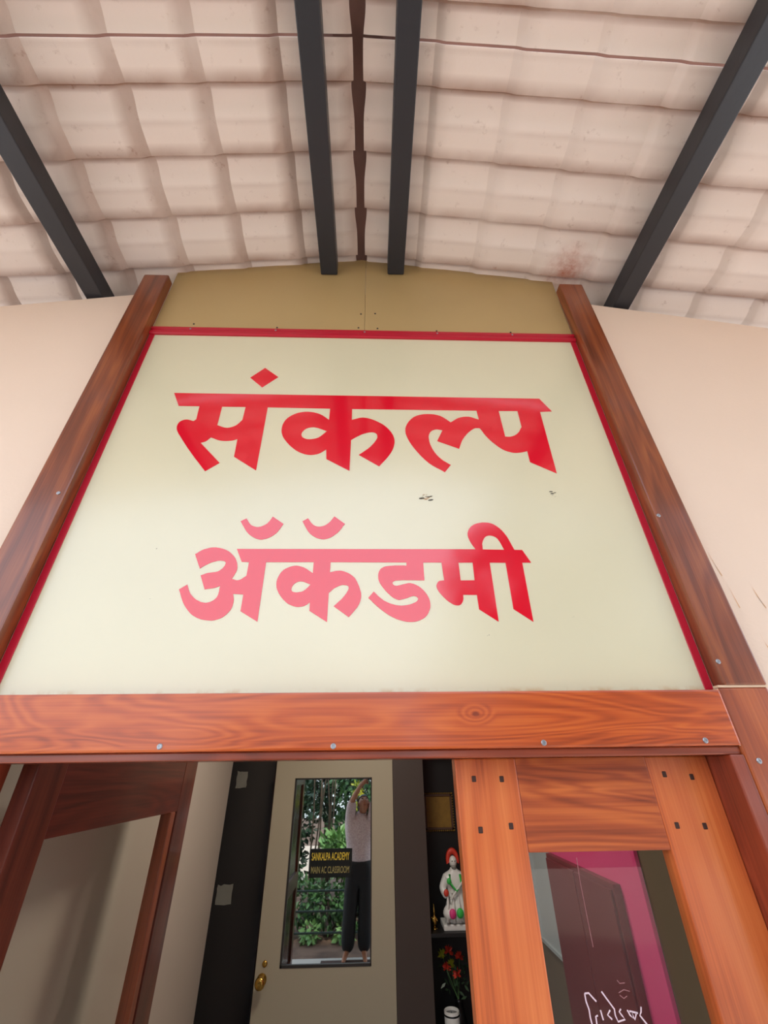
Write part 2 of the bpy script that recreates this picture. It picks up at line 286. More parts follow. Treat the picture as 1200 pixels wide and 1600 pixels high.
LET = json.loads('''{"w1":[-1459,6184,1266,6177,1333,6046,1243,6040,1237,5472,1075,5566,1075,5663,1063,5659,1052,5656,1040,5652,1029,5650,1015,5648,1001,5646,987,5646,974,5647,956,5652,938,5658,921,5666,905,5676,882,5697,861,5720,840,5745,821,5771,807,5794,795,5819,784,5845,772,5870,762,5871,752,5871,743,5871,733,5868,718,5858,704,5846,690,5833,677,5819,665,5803,653,5787,642,5770,632,5752,624,5734,617,5715,610,5696,603,5677,456,5745,502,5846,490,5849,478,5852,467,5854,455,5854,443,5850,432,5845,421,5837,413,5826,406,5812,401,5797,399,5781,399,5765,401,5738,406,5711,413,5686,422,5662,432,5641,443,5621,456,5603,470,5586,484,5571,500,5559,515,5547,531,5535,486,5474,461,5493,434,5510,408,5529,384,5551,359,5579,336,5609,314,5642,293,5676,278,5703,264,5732,252,5763,242,5796,238,5816,237,5837,238,5858,243,5879,254,5906,268,5931,285,5953,304,5971,327,5985,351,5994,377,6000,402,6002,426,6002,451,6000,474,5994,497,5985,516,5972,534,5957,551,5940,568,5923,583,5935,599,5947,614,5959,630,5968,648,5974,666,5979,685,5981,703,5981,722,5977,740,5969,758,5961,776,5953,771,6044,-144,6044,-143,5935,-124,5942,-104,5950,-85,5957,-65,5959,-44,5957,-23,5952,-2,5944,17,5935,41,5921,64,5906,85,5889,105,5868,121,5847,136,5823,148,5797,156,5770,159,5748,159,5726,155,5703,150,5682,143,5661,134,5641,124,5622,113,5604,98,5581,82,5560,66,5539,51,5518,-87,5614,-68,5630,-49,5647,-30,5664,-12,5683,1,5700,14,5718,26,5738,36,5760,39,5771,39,5783,38,5794,34,5804,27,5812,18,5817,8,5819,-1,5820,-18,5818,-35,5813,-52,5807,-69,5799,-88,5787,-107,5774,-125,5760,-143,5746,-145,5478,-303,5576,-309,5659,-321,5649,-333,5638,-346,5628,-359,5621,-376,5615,-393,5611,-411,5610,-429,5611,-451,5616,-473,5625,-495,5636,-515,5650,-539,5671,-562,5695,-584,5722,-604,5751,-614,5769,-622,5789,-628,5810,-631,5832,-631,5856,-629,5880,-623,5903,-615,5924,-602,5945,-586,5962,-568,5977,-549,5989,-529,5999,-507,6005,-485,6009,-463,6010,-440,6008,-417,6004,-394,5996,-372,5987,-355,5976,-338,5962,-322,5947,-306,5933,-304,6045,-756,6050,-755,5475,-917,5588,-921,5743,-932,5739,-943,5734,-954,5730,-966,5728,-983,5726,-1001,5725,-1019,5726,-1037,5729,-1054,5734,-1071,5741,-1088,5749,-1105,5756,-1110,5747,-1116,5738,-1122,5730,-1128,5723,-1136,5717,-1145,5713,-1154,5710,-1163,5706,-1002,5535,-1082,5465,-1113,5502,-1144,5540,-1176,5578,-1207,5618,-1236,5655,-1264,5693,-1292,5732,-1320,5772,-1331,5787,-1341,5803,-1349,5819,-1355,5837,-1358,5853,-1358,5868,-1355,5883,-1350,5895,-1342,5905,-1332,5912,-1320,5917,-1307,5919,-1295,5918,-1281,5914,-1268,5909,-1255,5905,-1240,5922,-1246,6052,-1395,6053],"h1":[[-1084,6050,-915,6051,-917,5922,-926,5908,-934,5893,-944,5879,-954,5868,-967,5859,-981,5852,-996,5847,-1011,5845,-1029,5848,-1047,5854,-1065,5862,-1083,5869],[-489,5801,-485,5815,-478,5827,-470,5838,-461,5846,-447,5854,-432,5859,-416,5861,-401,5860,-379,5854,-357,5845,-336,5835,-314,5825,-328,5809,-341,5793,-354,5778,-369,5765,-385,5757,-401,5752,-418,5749,-434,5748,-446,5749,-457,5752,-468,5758,-478,5765,-484,5773,-487,5782,-489,5792],[935,6044,1076,6045,1077,5887,1067,5871,1058,5854,1048,5838,1036,5824,1025,5814,1012,5805,1000,5799,987,5794,975,5791,964,5791,953,5792,942,5793]],"m1":[[-833,6475,-719,6373,-826,6257,-930,6362]],"w2":[-780,4903,618,4905,611,4919,603,4932,596,4947,590,4962,587,4974,583,4987,582,5000,583,5014,588,5029,595,5042,605,5055,616,5065,631,5075,648,5082,665,5086,682,5089,699,5089,717,5088,734,5084,749,5077,766,5065,782,5050,796,5033,807,5015,821,4988,831,4959,840,4930,850,4902,896,4901,934,4819,881,4819,877,4470,781,4541,783,4818,690,4819,688,4471,591,4540,590,4622,513,4623,512,4613,512,4603,510,4594,507,4585,503,4578,497,4570,491,4565,483,4562,472,4562,461,4564,451,4568,442,4574,428,4584,415,4596,403,4609,392,4623,384,4633,377,4644,371,4656,368,4670,368,4678,371,4687,376,4696,382,4702,389,4706,397,4707,406,4708,414,4708,408,4819,302,4819,302,4708,263,4709,224,4710,185,4710,146,4708,138,4707,131,4704,125,4699,121,4693,122,4688,125,4683,130,4679,135,4677,145,4676,154,4678,164,4680,174,4683,186,4686,198,4689,210,4692,222,4692,237,4688,252,4682,266,4674,278,4665,291,4652,303,4637,312,4622,320,4605,324,4591,326,4576,326,4561,324,4547,319,4534,313,4521,306,4510,296,4499,286,4491,274,4485,262,4479,249,4475,235,4472,222,4471,208,4471,194,4472,175,4476,157,4481,139,4487,122,4495,102,4506,84,4518,66,4531,49,4545,33,4559,17,4574,2,4590,-14,4605,16,4642,30,4628,43,4614,57,4602,72,4590,88,4582,104,4574,120,4569,137,4564,152,4562,167,4561,183,4562,198,4564,211,4567,224,4571,236,4576,248,4582,253,4586,257,4591,260,4597,260,4603,256,4608,251,4613,244,4615,238,4616,225,4614,214,4610,202,4605,190,4601,180,4598,171,4596,161,4594,152,4594,141,4597,130,4602,120,4609,110,4617,94,4633,78,4651,64,4670,51,4690,46,4702,42,4714,41,4728,41,4741,43,4753,47,4765,54,4776,62,4784,75,4791,89,4795,104,4797,119,4798,140,4800,161,4800,183,4800,204,4799,205,4819,-232,4820,-232,4757,-219,4760,-207,4764,-194,4766,-180,4767,-167,4766,-155,4763,-142,4758,-130,4753,-118,4746,-107,4738,-97,4729,-88,4719,-78,4701,-70,4683,-63,4664,-57,4645,-54,4634,-53,4622,-53,4611,-54,4600,-57,4587,-61,4575,-67,4563,-73,4552,-84,4538,-95,4524,-106,4511,-118,4498,-201,4558,-190,4569,-178,4581,-166,4592,-156,4604,-148,4614,-140,4625,-133,4636,-127,4648,-125,4654,-123,4661,-124,4668,-126,4673,-133,4678,-141,4680,-150,4681,-159,4681,-170,4678,-181,4673,-192,4668,-202,4662,-210,4656,-217,4648,-224,4641,-232,4634,-232,4471,-330,4533,-331,4581,-338,4575,-345,4569,-353,4564,-361,4560,-371,4557,-382,4555,-393,4554,-403,4555,-419,4559,-434,4565,-449,4572,-462,4582,-478,4597,-493,4614,-506,4632,-517,4652,-522,4667,-525,4683,-526,4698,-524,4714,-520,4729,-514,4744,-507,4757,-497,4769,-484,4779,-469,4787,-453,4793,-436,4797,-423,4797,-409,4795,-395,4791,-381,4786,-367,4778,-354,4769,-341,4760,-328,4751,-329,4820,-600,4819,-599,4474,-697,4531,-697,4625,-753,4629,-750,4620,-747,4611,-745,4602,-743,4593,-743,4579,-744,4565,-746,4551,-751,4539,-759,4526,-769,4513,-780,4503,-793,4494,-808,4488,-824,4483,-840,4481,-857,4482,-877,4484,-898,4488,-918,4495,-938,4505,-956,4517,-972,4532,-988,4549,-1002,4566,-1016,4587,-1028,4609,-1039,4632,-1051,4655,-1013,4683,-1006,4669,-999,4655,-992,4642,-983,4629,-971,4617,-959,4606,-945,4596,-931,4589,-918,4583,-904,4580,-890,4578,-878,4580,-865,4584,-854,4591,-844,4600,-837,4611,-833,4626,-832,4642,-833,4659,-832,4676,-839,4672,-846,4669,-853,4666,-860,4663,-873,4661,-887,4659,-900,4657,-913,4655,-952,4737,-943,4741,-933,4745,-924,4749,-914,4752,-901,4754,-888,4756,-874,4758,-862,4761,-854,4766,-846,4773,-839,4780,-834,4789,-830,4796,-828,4804,-827,4812,-830,4819,-838,4825,-847,4827,-857,4828,-866,4828,-880,4826,-893,4822,-905,4818,-917,4813,-930,4805,-942,4797,-954,4788,-966,4779,-1012,4868,-1001,4876,-991,4885,-980,4893,-967,4900,-952,4905,-935,4910,-919,4912,-901,4912,-881,4909,-861,4904,-842,4897,-823,4887,-808,4875,-794,4862,-781,4847,-771,4831,-764,4816,-760,4801,-757,4786,-757,4771,-760,4757,-765,4743,-770,4730,-776,4716,-766,4714,-756,4710,-747,4708,-737,4709,-726,4713,-717,4720,-707,4728,-698,4736,-697,4819,-739,4821],"h2":[[-439,4659,-438,4667,-435,4675,-431,4682,-425,4688,-418,4694,-410,4698,-401,4701,-391,4702,-377,4700,-364,4695,-350,4689,-336,4683,-344,4674,-352,4664,-360,4655,-369,4648,-377,4643,-386,4640,-395,4639,-405,4637,-411,4637,-418,4638,-425,4639,-431,4642,-435,4645,-437,4649,-439,4654],[507,4818,590,4819,588,4709,508,4708],[661,4904,661,4915,662,4927,662,4939,665,4950,669,4961,675,4971,681,4981,689,4989,696,4994,705,4997,713,4998,721,4998,732,4996,743,4991,752,4985,760,4977,769,4960,776,4941,782,4921,789,4902]],"m2":[[-790,5089,-758,5110,-749,5098,-741,5085,-732,5073,-722,5063,-711,5057,-700,5053,-688,5050,-677,5050,-663,5053,-651,5059,-639,5066,-628,5075,-620,5086,-613,5098,-607,5111,-601,5124,-530,5072,-539,5055,-547,5038,-556,5022,-567,5007,-578,4996,-591,4986,-604,4978,-619,4971,-631,4968,-643,4965,-656,4965,-670,4968,-686,4974,-702,4983,-718,4994,-732,5006,-748,5025,-762,5046,-776,5067],[-418,5091,-386,5113,-377,5100,-369,5088,-360,5076,-350,5067,-339,5060,-328,5056,-316,5054,-304,5055,-291,5058,-279,5064,-268,5072,-258,5081,-249,5091,-241,5103,-234,5115,-226,5127,-159,5074,-170,5059,-179,5042,-190,5027,-201,5013,-214,5001,-227,4990,-241,4981,-256,4974,-269,4970,-282,4968,-295,4969,-308,4972,-324,4977,-340,4986,-354,4996,-368,5008,-382,5027,-394,5047,-406,5069]],"chalk":[[831,3060,831,3039,837,3017,836,2998,838,2982,837,2966],[831,3060,847,3061,860,3048,871,3038],[866,3002,858,3000,856,2978],[880,3016,882,3002,884,2990],[917,3015,904,3003,918,2991],[898,3064,913,3044,934,3017,933,3001,939,2985,967,2990,958,3001,951,3010,959,3017],[983,3014,990,3000,1000,2992,997,3008,1005,2989,1015,3005],[1039,3021,1034,3007,1027,2999,1046,2977,1053,2966],[990,3011,1021,3005]],"smudge":[[964,3059,987,3067,1009,3062],[966,3053,980,3044,994,3050],[968,3093,976,3084,997,3085]],"scratch":[904,3465,899,3391,899,3300,900,3186]}''')
def pairs(a): return [(a[i] / 2000, a[i + 1] / 2000) for i in range(0, len(a), 2)]
def flat_shape(name, outer, holes, y0, y1, mat, parent):
    """cut-out sheet standing in the x-z plane, front at y0, back at y1, with true edges"""
    loops = [[Vector((x, z, 0)) for x, z in c] for c in [outer] + holes]
    tri = tessellate_polygon(loops); flat = [p for c in loops for p in c]; n = len(flat)
    vs = [(p.x, y0, p.y) for p in flat] + [(p.x, y1, p.y) for p in flat]; fs = []
    for a, b, c in tri:
        A, B, Cc = flat[a], flat[b], flat[c]
        if (B - A).cross(Cc - A).z < 0: b, c = c, b
        fs.append((a, b, c)); fs.append((a + n, c + n, b + n))
    k = 0
    for c in loops:
        q = len(c)
        for i in range(q): fs.append((k + i, k + (i + 1) % q, n + k + (i + 1) % q, n + k + i))
        k += q
    o = [sum(v[i] for v in vs) / len(vs) for i in range(3)]
    return mesh(name, vs, fs, mat, parent, o)
def ribbon(name, strokes, w, y, mat, parent):
    vs = []; fs = []
    for s in strokes:
        p = pairs(s); b = len(vs)
        for i, (x, z) in enumerate(p):
            q0 = p[max(i - 1, 0)]; q1 = p[min(i + 1, len(p) - 1)]; d = Vector((q1[0] - q0[0], q1[1] - q0[1])).normalized(); nn = (-d.y * w / 2, d.x * w / 2)
            vs += [(x + nn[0], y, z + nn[1]), (x - nn[0], y, z - nn[1])]
        for i in range(len(p) - 1): fs.append((b + 2 * i, b + 2 * i + 1, b + 2 * i + 3, b + 2 * i + 2))
    return mesh(name, vs, fs, mat, parent, vs[0])
def screw(x, z, y, parent, r=0.006, mat='screw', name='screw'):
    o = lathe(name, [(r, 0), (r, .0012), (r * .75, .0022), (r * .35, .0022), (r * .3, .0012)], (x, y, z), mat, parent, 12, 'Y', False)
    return o

# ================================================================== SETTING
# ---- facade walls either side of the sign
def gable(x): return 3.685 - 0.20 * (abs(x + .03) - 1.15)
def wallpiece(name, x0, x1, label):
    v = []
    for x, z in ((x0, -.7), (x1, -.7), (x1, gable(x1)), (x0, gable(x0))):
        v += [(x, 0, z), (x, .10, z)]
    f = [(0, 2, 4, 6), (1, 7, 5, 3), (0, 1, 3, 2), (2, 3, 5, 4), (4, 5, 7, 6), (6, 7, 1, 0)]
    return tag(mesh(name, v, f, 'wall', None, ((x0 + x1) / 2, .05, 1.5)), label, 'wall', None, 'structure')
wl = wallpiece('wall_front_left', -3.3, -.915, 'peach plastered wall to the left of the sign and its wooden post')
wr = wallpiece('wall_front_right', .86, 3.3, 'peach plastered wall to the right of the sign with fine scratches low down')
for i, (x0, z0, x1, z1) in enumerate(((1.010, 2.447, 1.020, 2.369), (1.024, 2.339, 1.028, 2.273), (1.092, 2.339, 1.103, 2.273), (1.049, 2.21, 1.054, 2.164))):
    mesh('scratch', [(x0, -.0008, z0), (x1 - .0015, -.0008, z1), (x1 + .0015, -.0008, z1), (x0 + .002, -.0008, z0 - .03)], [(0, 1, 2, 3)], 'chip', wr, (x0, 0, z0))

# ---- roof of pressed tile-profile sheet: every tile cell a piece, two gable slopes
PY, SX, SL, RX, RZ = .199, .262, .17, -.055, 4.025
def tile_mesh(name, sgn, t0=0.0, t1=1.0, u0=0.0):
    us = [0, .05, .09, .13, .3, .5, .7, .85, 1.0]; us = [u for u in us if u >= u0]
    ts = [0, .025, .05, .08, .14, .22, .30, .38, .46, .53, .60, .8, 1.0]; ts = [t0] + [t for t in ts if t0 < t < t1] + [t1]
    def hh(t):
        if t <= .05: return .030 * (t / .05)
        if t <= .60:
            q = (t - .05) / .55; return .030 + .006 * math.sin(math.pi * min(q * 1.6, 1)) * (1 - q) - .030 * (q * q * (3 - 2 * q))
        return -.0015 * math.sin(math.pi * (t - .6) / .4)
    def zz(u):   # the riser of the course lies at its upper end
        drop = .017; step = min(u / .13, 1.0); step = step * step * (3 - 2 * step)
        return -drop * step - (SL * SX - drop) * u
    vs = []; gr = []
    for u in us:
        for t in ts:
            ux = u * SX + (.30 * hh(t) - .006 if u0 and u == us[0] else 0); vs.append((sgn * ux, t * PY, zz(u) + hh(t)))
            g = 0.0
            if u <= .13: g = .6 if sgn < 0 else .12  # left risers browner: dirt together with painted shade
            g = max(g, 1.15 - min(t, 1) / .16 if t < .14 else 0, .35 * (1 - abs(t - .55) / .06) if abs(t - .55) < .06 else 0)  # brown also paints shade into the cavity lines, over the dirt
            if t > .97: g = max(g, .8)
            gr.append(g)
    nt_ = len(ts); nv = len(vs)
    vs += [(x, y, z + .003) for x, y, z in vs]; gr += gr
    fs = []
    for i in range(len(us) - 1):
        for j in range(nt_ - 1):
            a = i * nt_ + j; q = (a, a + nt_, a + nt_ + 1, a + 1)
            if sgn > 0: q = q[::-1]
            fs.append(q); fs.append(tuple(k + nv for k in q[::-1]))
    rim = [i * nt_ for i in range(len(us))] + [(len(us) - 1) * nt_ + j for j in range(1, nt_)] + [i * nt_ + nt_ - 1 for i in range(len(us) - 2, -1, -1)] + [j for j in range(nt_ - 2, 0, -1)]
    for i in range(len(rim)):
        a, b = rim[i], rim[(i + 1) % len(rim)]; fs.append((a, a + nv, b + nv, b))
    me = bpy.data.meshes.new(name); me.from_pydata(vs, [], fs); me.update(); me.shade_smooth()
    at = me.attributes.new('grime_shade', 'FLOAT', 'POINT')
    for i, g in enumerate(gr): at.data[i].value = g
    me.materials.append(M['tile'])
    me.set_sharp_from_angle(angle=R(40))
    return me
roof = thing('ceiling', (RX, 0, RZ), 'sloping underside of the porch roof, cream pressed roof tiles in rows', 'roof', None, 'structure')
random.seed(5)
for sgn in (-1, 1):
    full = tile_mesh('roof_tile', sgn); ridge = tile_mesh('roof_tile', sgn, u0=.09)
    far, farr = tile_mesh('roof_tile', sgn, .48, 1), tile_mesh('roof_tile', sgn, .48, 1, .09)
    near, nearr = tile_mesh('roof_tile', sgn, 0, .435), tile_mesh('roof_tile', sgn, 0, .435, .09)
    for i in range(11):
        for k in range(-8, 4):
            y = -.042 + PY * k
            opts = [((full, ridge), 0)] if k > -4 else [((full, ridge), -.010)]
            if k == -4: opts = [((far, farr), 0), ((near, nearr), -.010)]
            for (a, b), dz in opts:
                o = bpy.data.objects.new('roof_tile', b if i == 0 else a); link(o, roof)
                o.location = (sgn * i * SX , y, -SL * SX * i + dz)
for sgn in (-1, 1):   # unseen outer roof run, added to cut the side sky light
    a, b = 2.86, 4.8
    v = [(RX + sgn * x, y, RZ - SL * x + dz) for dz in (0, .01) for x, y in ((a, -1.66), (b, -1.66), (b, .75), (a, .75))]
    mesh('sky_shield', v, [(0, 1, 2, 3), (7, 6, 5, 4), (0, 4, 5, 1), (1, 5, 6, 2), (2, 6, 7, 3), (3, 7, 4, 0)], 'tile', roof, v[0])
# brown ridge cap seen through the gap between the two slopes
cap = []
for y in (-1.66, .75):
    for dx, dz in ((-.12, .012), (-.05, .040), (0, .052), (.05, .040), (.12, .012)): cap.append((RX + dx, y, RZ + dz))
mesh('ridge_cap', cap + [(x, y, z + .004) for x, y, z in cap], [(i, i + 1, i + 6, i + 5) for i in range(4)] + [(i + 10, i + 15, i + 16, i + 11) for i in range(4)] + [(0, 5, 15, 10), (4, 14, 19, 9)], 'ridge', roof, (RX, -.4, RZ), True)
for sgn in (-1, 1):   # dark batten above the open lap between the two rows of sheets
    v = [(RX + sgn * .03, -.765, RZ + .035), (RX + sgn * 2.85, -.765, RZ + .035 - SL * 2.8), (RX + sgn * 2.85, -.72, RZ + .035 - SL * 2.8), (RX + sgn * .03, -.72, RZ + .035)]
    v += [(x, y, z + .01) for x, y, z in v]
    mesh('lap_batten', v, [(0, 1, 2, 3), (7, 6, 5, 4), (0, 4, 5, 1), (1, 5, 6, 2), (2, 6, 7, 3), (3, 7, 4, 0)], 'ridge', roof, v[0])
# ---- purlins
for px, pz, lab in ((-1.228, 3.69, 'black steel purlin over the left wall, farthest left of the four'), (-.206, 3.90, 'black steel purlin just left of the roof ridge gap'),
                    (.110, 3.915, 'black steel purlin just right of the roof ridge gap'), (1.150, 3.705, 'black steel purlin over the right wall, farthest right of the four')):
    end = .10 if abs(px) > 1 else -.004
    h = .085
    b = bmesh.new(); addbox(b, (px - .039, -1.62, pz), (px + .039, end, pz + h), .004)
    o = bmo('roof_purlin', b, 'steel', None, (px, -.8, pz)); tag(o, lab, 'beam', 'black purlins under the porch roof')
    cap_ = box('end_cap', (px - .036, end - .0005, pz + .003), (px + .036, end + .0015, pz + h - .003), 'steel', o)

# ---- room behind the door
tag(box('floor', (-1.15, .03, -.18), (1.15, 3.1, 0), 'slab'), 'plain floor of the small entrance room behind the doors', 'floor', None, 'structure')
tag(box('wall_left', (-1.13, .10, 0), (-1.03, 2.6, 2.6), 'inwall'), 'beige side wall behind the open left door leaf', 'wall', None, 'structure')
wrt = tag(box('wall_right', (1.0, .10, 0), (1.1, 2.98, 2.6), 'olivewall'), 'olive brown side wall seen through the glass of the right leaf', 'wall', None, 'structure')
bm = bmesh.new(); addbox(bm, (-1.13, 2.6, 2.1), (1.1, 2.7, 2.6)); addbox(bm, (-1.13, 2.64, 0), (-.70, 2.72, 2.1)); addbox(bm, (-.70, 2.66, 0), (.173, 2.72, 2.1)); addbox(bm, (.173, 2.6, 0), (.40, 2.72, 2.1))
tag(bmo('wall_back', bm, 'pier', None, (0, 2.65, 1)), 'dark brown back wall and pier between the inner door and the niche', 'wall', None, 'structure')
tag(box('ceiling', (-1.15, .1, 2.6), (1.15, 3.1, 2.7), 'inwall'), 'beige ceiling of the entrance room, hidden above the lintel', 'ceiling', None, 'structure')
bm = bmesh.new(); addbox(bm, (-1.13, .03, 2.06), (1.1, .10, 2.6)); addbox(bm, (-1.13, .1, 0), (-.90, .14, 2.6)); addbox(bm, (.87, .1, 0), (1.1, .14, 2.6))
tag(bmo('wall_front', bm, 'inwall', None, (0, .08, 2)), 'beige inner face of the front wall above the double door', 'wall', None, 'structure')
tag(box('black_panel', (-1.029, 2.60, 0), (-.705, 2.639, 2.098), 'blackgloss', None, .003), 'glossy black stone panel on the back wall left of the inner door', 'panel')
for z0, z1, x0, x1, lab in ((1.80, 1.905, -.985, -.908, 'painted pale reflection at the top of the glossy black panel'), (1.165, 1.262, -1.008, -.906, 'painted pale reflection halfway down the glossy black panel')):
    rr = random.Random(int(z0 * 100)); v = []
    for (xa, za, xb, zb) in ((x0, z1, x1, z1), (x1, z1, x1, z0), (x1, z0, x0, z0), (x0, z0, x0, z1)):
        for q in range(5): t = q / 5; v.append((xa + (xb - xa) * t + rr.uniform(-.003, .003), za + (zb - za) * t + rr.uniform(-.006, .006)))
    tag(flat_shape('reflection', v[::-1], [], 2.5985, 2.5999, 'reflpaint', None), lab, 'reflection', 'painted reflections on the black panel')  # flat pale patches painting reflections onto the glossy stone

lt = thing('added_fill_light', (0, 1.5, 2.6), 'added square fill light brightening the entrance room, unseen above the lintel', 'fill light')  # unseen lamp, added to brighten the dim room
box('fill_housing', (-.22, 1.28, 2.57), (.22, 1.72, 2.60), 'white', lt, .004)
al = bpy.data.lights.new('fill_lamp', 'AREA'); al.shape = 'SQUARE'; al.size = .38; al.energy = 27.0; al.color = (1, .93, .84)
alo = bpy.data.objects.new('fill_lamp', al); link(alo, lt); alo.location = (0, 0, -.035)

tag(box('wall_light_block', (-4.8, .76, 2.7), (4.8, .84, 4.3), 'slab'), 'added grey wall keeping light out of the roof space behind the sign', 'wall', None, 'structure')  # wall added to stop light leaking in from behind the roof

# ================================================================== SIGN
sign = thing('signboard', (-.03, 0, 2.06), 'large cream signboard with red Devanagari lettering between two wooden posts above the door', 'sign')
box('board', (-.913, 0, 2.06), (.862, .022, 3.455), 'cream', sign)
for x0, x1 in ((-.913, -.0337), (-.0323, .862)):
    z0 = 3.478
    v = []
    for x, zb in ((x0, z0), (x1, z0)): v += [(x, zb)]
    zt = lambda x: RZ - .01 - SL * abs(x - RX)
    xs = [x1, x0] if not (x0 < RX < x1) else [x1, RX, x0]
    if x1 > -.04 and x0 < -.05: xs = [x1, RX, x0]
    v += [(x, zt(x) + .03) for x in xs]
    pnl = flat_shape('upper_panel', v, [], 0.0, .022, 'olive', sign)
    pnl['label'] = 'olive plywood panel above the red moulding'
def moulding(name, a, b, along, w):
    """painted wooden strip with two raised ribs"""
    prof = [(0, 0), (0, -.006), (.12, -.010), (.36, -.010), (.42, -.005), (.50, -.004), (.58, -.005), (.64, -.010), (.88, -.010), (1, -.006), (1, 0)]
    vs = []; fs = []; n = len(prof)
    for e in (a, b):
        for p, y in prof:
            vs.append((e, y, along + p * w) if name == 'top_moulding' else (along + p * w, y, e))
    for i in range(n - 1): fs.append((i, i + 1, n + i + 1, n + i))
    fs += [tuple(range(n)), tuple(range(n, 2 * n))[::-1]]
    o = mesh(name, vs, fs, 'redtrim', sign, [sum(v[i] for v in vs) / len(vs) for i in range(3)]); o['label'] = 'ribbed red moulding'; return o
moulding('top_moulding', -.913, .860, 3.430, .048)
for x0, x1 in ((-.913, -.892), (.838, .860)):
    o = box('side_strip', (x0, -.003, 2.06), (x1, 0, 3.430), 'redtrim', sign, .0008, 1); o['label'] = 'plain red edge strip'
for w, h, mk, zz_ in (('w1', 'h1', 'm1', 0), ('w2', 'h2', 'm2', 0)):
    o = flat_shape('lettering', pairs(LET[w]), [pairs(c) for c in LET[h]], -.0012, -.0001, 'vinyl', sign)
    o['label'] = 'red vinyl upper word' if w == 'w1' else 'red vinyl lower word'
    for c in LET[mk]: flat_shape('lettering_mark', pairs(c), [], -.0012, -.0001, 'vinyl', o)
for x, z in ((-.752, 3.507), (-.402, 3.493), (.274, 3.490), (.593, 3.490), (-.059, 3.502), (.022, 3.500), (-.05, 3.60), (.012, 3.605)): screw(x, z, 0, sign, .004, 'darkspot')
for x in (-.752, -.402, -.032, .274, .593): screw(x, 3.462, -.009, sign, .004)
# dried mud splash, specks and faint scuffs on the board
rr = random.Random(3)
def splat(cx, cz, rad, n, mat, name):
    vs = []; fs = []
    for i in range(n):
        a = rr.uniform(0, 6.28); d = rad * rr.random() ** .6; r = rad * rr.uniform(.12, .34); b = len(vs); e = rr.uniform(0, 3)
        x = cx + d * math.cos(a); z = cz + d * math.sin(a)
        for k in range(7): t = 6.283 * k / 7; vs.append((x + r * math.cos(t) * (1 + .8 * abs(math.cos(e))) , -.0006 - .0006 * (i % 2), z + r * .6 * math.sin(t + e)))
        fs.append(tuple(range(b, b + 7))[::-1])
    return mesh(name, vs, fs, mat, sign, (cx, 0, cz))
splat(.175, 2.640, .012, 9, 'mud', 'mud_spot'); splat(.176, 2.642, .020, 5, 'darkspot', 'speck'); splat(.585, 2.652, .012, 5, 'darkspot', 'speck'); splat(.462, 2.88, .004, 2, 'darkspot', 'speck')
for x, z in ((-.62, 2.45), (-.60, 2.30), (.55, 2.25), (-.70, 2.22), (.31, 2.20), (-.42, 2.75)): splat(x, z, .004, 2, 'darkspot', 'speck')

# ---- posts, casings and lintel
def board(name, a, b, mat, label, cat='post', screws=(), bev=.005):
    o = box(name, a, b, mat, None, bev); tag(o, label, cat)
    for x, z in screws: screw(x, z, a[1], o)
    return o
board('wooden_post', (-1.022, -.042, 2.066), (-.914, 0, 3.80), 'w_post', 'varnished brown post along the left edge of the sign', screws=((-.935, 2.615),))
board('wooden_post', (.861, -.042, 2.066), (.968, 0, 3.80), 'w_post', 'varnished brown post along the right edge of the sign', screws=((.872, 2.548), (.868, 2.121)))
board('door_casing', (-1.022, -.040, -.19), (-.897, 0, 2.062), 'w_casing', 'varnished wooden casing beside the left end of the lintel', 'casing')
board('door_casing', (.845, -.036, -.19), (.970, 0, 2.062), 'w_casing', 'varnished wooden casing beside the right end of the lintel', 'casing', screws=((.872, 1.908),))
cs_ = [o for o in bpy.data.objects if o.name.startswith('door_casing')][-1]
box('putty_joint', (.8435, -.0345, 1.938), (.8455, -.02, 2.060), 'putty', cs_); box('putty_joint', (.8455, -.0385, 2.0615), (.968, -.02, 2.0665), 'putty', cs_)
board('lintel_board', (-.895, -.042, 1.938), (.843, 0, 2.057), 'w_lintel', 'broad orange varnished lintel board below the sign', 'lintel', screws=((-.459, 1.949), (-.081, 1.946), (.39, 1.948), (.762, 1.949)))
frame = thing('trim_1', (0, .05, 0), 'reddish wooden frame lining the double door opening', 'door frame', None, 'structure')
box('frame_head', (-.86, -.028, 1.921), (.845, .10, 1.938), 'w_darkX', frame, .003)
box('frame_jamb', (.812, -.034, 0), (.845, .10, 1.921), 'w_dark', frame, .003)
box('frame_jamb', (-.897, -.034, 0), (-.862, .10, 1.938), 'w_dark', frame, .003)

# ================================================================== DOORS
d2 = thing('door_2', (.5, .05, 0), 'closed right door leaf of light orange teak with a dark glass pane and white scribble', 'door', None, 'structure')
box('stile', (.200, .045, .01), (.345, .085, 1.9208), 'w_stile', d2, .003)
box('stile', (.660, .045, .01), (.811, .085, 1.9208), 'w_stile', d2, .003)
box('rail', (.345, .046, 1.744), (.660, .084, 1.9208), 'w_rail', d2, .002)
box('rail', (.345, .046, .01), (.660, .084, .22), 'w_rail', d2, .002)
box('rail', (.345, .046, .86), (.660, .084, 1.00), 'w_rail', d2, .002)
pn = box('glass_pane', (.340, .059, .99), (.665, .064, 1.75), 'glass', d2)
box('glass_pane', (.340, .059, .21), (.665, .064, .87), 'glass', d2)
ribbon('scribble', LET['chalk'], .0026, .0582, 'chalk', pn)['label'] = 'white handwritten scribble on the glass'
ribbon('smear', LET['smudge'] + [LET['scratch']], .0013, .0584, 'smear', pn)
for x, z in ((.242, 1.88), (.307, 1.879), (.245, 1.785), (.314, 1.791), (.696, 1.884), (.760, 1.878), (.689, 1.787), (.752, 1.785)):
    box('peg', (x - .005, .0435, z - .006), (x + .005, .046, z + .006), 'peg', d2, .0012, 1)

